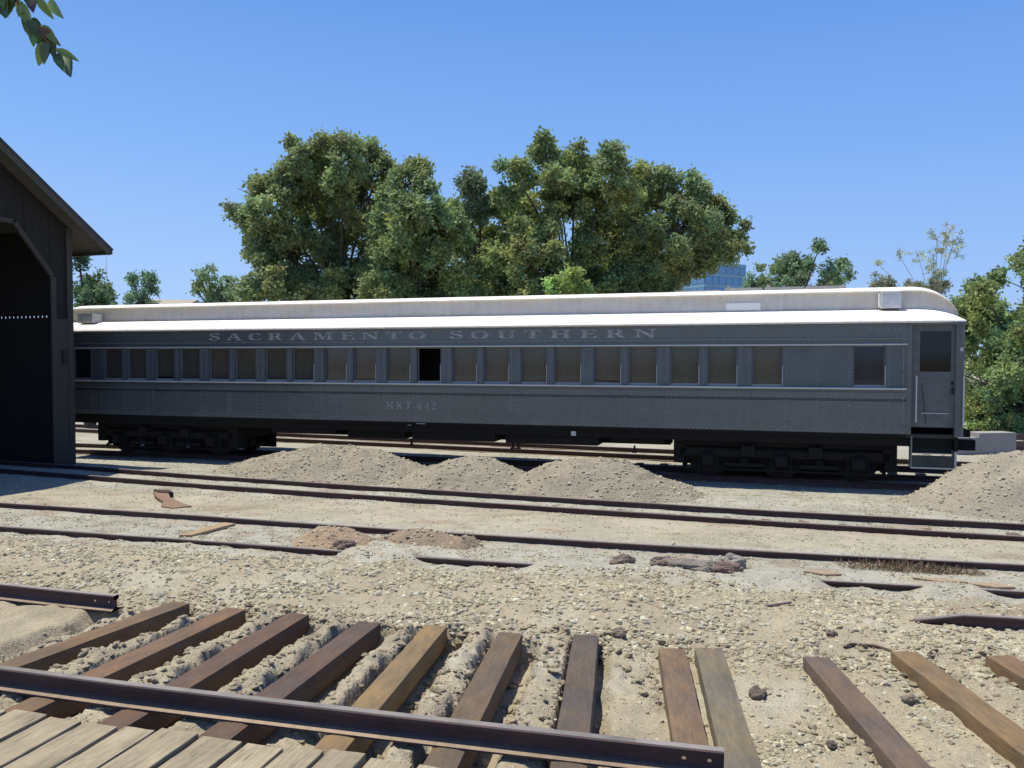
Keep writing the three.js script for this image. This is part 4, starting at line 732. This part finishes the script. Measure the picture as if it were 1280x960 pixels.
{
  const t = thing('concrete_block', 'pale grey concrete barrier block behind the coach steps', 'barrier', [14.2, -.45, -24.2], .12);
  const cm = std(C(.36, .34, .33), .9, { map: rep(groundMap, .7, .7) }); obj('block', [bx(-.25, .95, .05, .69, -.3, .3), bx(-1.0, -.252, .05, .56, -.3, .3)], cm, t); obj('shadow_curb', bx(-1.1, 1.1, -.2, .048, -.34, .34), std(C(.14, .12, .12), .9), t);  // dark curb strip carries the painted shadow line under the block
}
{
  const t = thing('timber_wall', 'low brown timber retaining wall with a pale pipe, at the right edge', 'wall', [19.2, -.45, -24.8], .1);
  const m1 = woodMat([.13, .085, .07], .9), m2 = woodMat([.10, .066, .06], .9);
  for (let i = 0; i < 3; i++) obj('beam', bx(-4.1, 5, i * .21, i * .21 + .2, -.12, .12 + (i % 2) * .02), i % 2 ? m1 : m2, t);
  obj('pipe', rod([-4.1, .42, .17], [5, .42, .17], .02), std(C(.5, .45, .36), .6), t);
}
{ // thin post under the left end of the coach
  const x = (91 - 640) / 1000 * 28, o = obj('marker_post', bx(-.03, .03, 0, 1.1, -.03, .03), std(C(.12, .11, .1), .8)); o.position.set(x, -.45, -28); tag(o, 'thin dark post on the bright gravel beyond the shed corner', 'post');
}

// ---------------------------------------------------------------- overhanging branch close to the camera
{
  const d = 2.2, P = (px, py, dz = 0) => { const [X, Y] = atD(px, py, d); return new THREE.Vector3(X, Y, -d + dz); };
  const o0 = P(20, -20), t = thing('tree_branch', 'leafy green twig hanging into the top left corner', 'branch', [o0.x, o0.y, o0.z]);
  const rel = v => v.clone().sub(o0);
  const cv = new THREE.CatmullRomCurve3([P(-60, -160, -.05), P(-10, -60), P(25, -6), P(37, 22), P(52, 38), P(64, 54), P(76, 66), P(84, 73)].map(rel));
  obj('twig', new THREE.TubeGeometry(cv, 40, .0032, 7), std(C(.12, .085, .05), .8), t);
  const greens = [[.12, .21, .04], [.19, .27, .05], [.07, .115, .03], [.09, .05, .045]].map(c => new THREE.MeshPhysicalMaterial({ color: C(...c), roughness: .4, transmission: .3, thickness: 0, side: THREE.DoubleSide }));
  const leafGeo = w => { const pos = [], idx = [], n = 12; for (let i = 0; i <= n; i++) { const s = i / n, hw = w * Math.pow(Math.sin(Math.PI * Math.pow(s, .8)), .8) * (1 - .25 * s), y = -.16 * s * s; const ser = 1 + (i % 2) * .06; pos.push(-hw * ser, s, y + hw * .35, 0, s, y, hw * ser, s, y + hw * .35); if (i < n) { const k = i * 3; idx.push(k, k + 1, k + 3, k + 1, k + 4, k + 3, k + 1, k + 2, k + 4, k + 2, k + 5, k + 4); } } const g = new THREE.BufferGeometry(); g.setAttribute('position', new THREE.Float32BufferAttribute(pos, 3)); g.setIndex(idx); g.computeVertexNormals(); return g; };
  const wide = leafGeo(.27), slim = leafGeo(.19);
  const leaves = [[0, -5, 12, 25, 2, 0], [12, -4, 21, 29, 2, 0], [-6, -2, 2, 27, 3, 0], [18, -6, 32, 16, 2, 0], [6, -8, 18, 18, 0, 0], [30, 8, 44, 30, 0, 0], [48, 30, 40, 48, 2, 0], [56, 46, 70, 62, 2, 0], [22, -4, 4, 24, 2, 0], [26, 2, 16, 27, 2, 0], [10, -10, -4, 20, 2, 0], [24, -8, -6, 8, 0, 0], [30, -10, 40, 8, 2, 1], [42, -6, 52, 21, 3, 0], [38, -4, 48, 14, 2, 0], [54, 0, 68, 27, 0, 1], [66, 4, 87, 30, 1, 1], [58, 36, 80, 60, 1, 1], [60, 42, 78, 58, 3, 1], [78, 69, 100, 100, 2, 0], [82, 70, 104, 78, 1, 1], [64, 58, 56, 87, 1, 0], [70, 60, 62, 86, 2, 0], [74, 66, 60, 84, 3, 1], [46, 34, 39, 52, 2, 1], [52, 38, 52, 64, 0, 0], [36, 20, 34, 42, 2, 1], [34, 12, 50, 38, 1, 0], [44, 26, 58, 44, 2, 0], [48, 34, 62, 56, 2, 0], [54, 44, 72, 68, 0, 0], [58, 48, 58, 70, 2, 0], [40, 22, 32, 30, 0, 1], [28, 0, 34, 22, 1, 1], [64, 50, 72, 74, 2, 0]];
  for (const [a, b, c, e, k, s] of leaves) {
    const A = rel(P(a, b, rr(-.02, .02))), B = rel(P(c, e, rr(-.03, .03))), dir = B.clone().sub(A), L = dir.length(); dir.normalize();
    const z = new THREE.Vector3(rr(-.7, .7), rr(.1, .6), 1).normalize(), x = new THREE.Vector3().crossVectors(dir, z).normalize(); z.crossVectors(x, dir);
    const m = obj('leaf', s ? slim : wide, greens[k], t); m.quaternion.setFromRotationMatrix(new THREE.Matrix4().makeBasis(x, dir, z)); m.position.copy(A); m.scale.setScalar(L);
  }
}
scene.traverse(o => { if (o.isMesh) { o.castShadow = true; o.receiveShadow = true; } });
renderer.render(scene, camera);
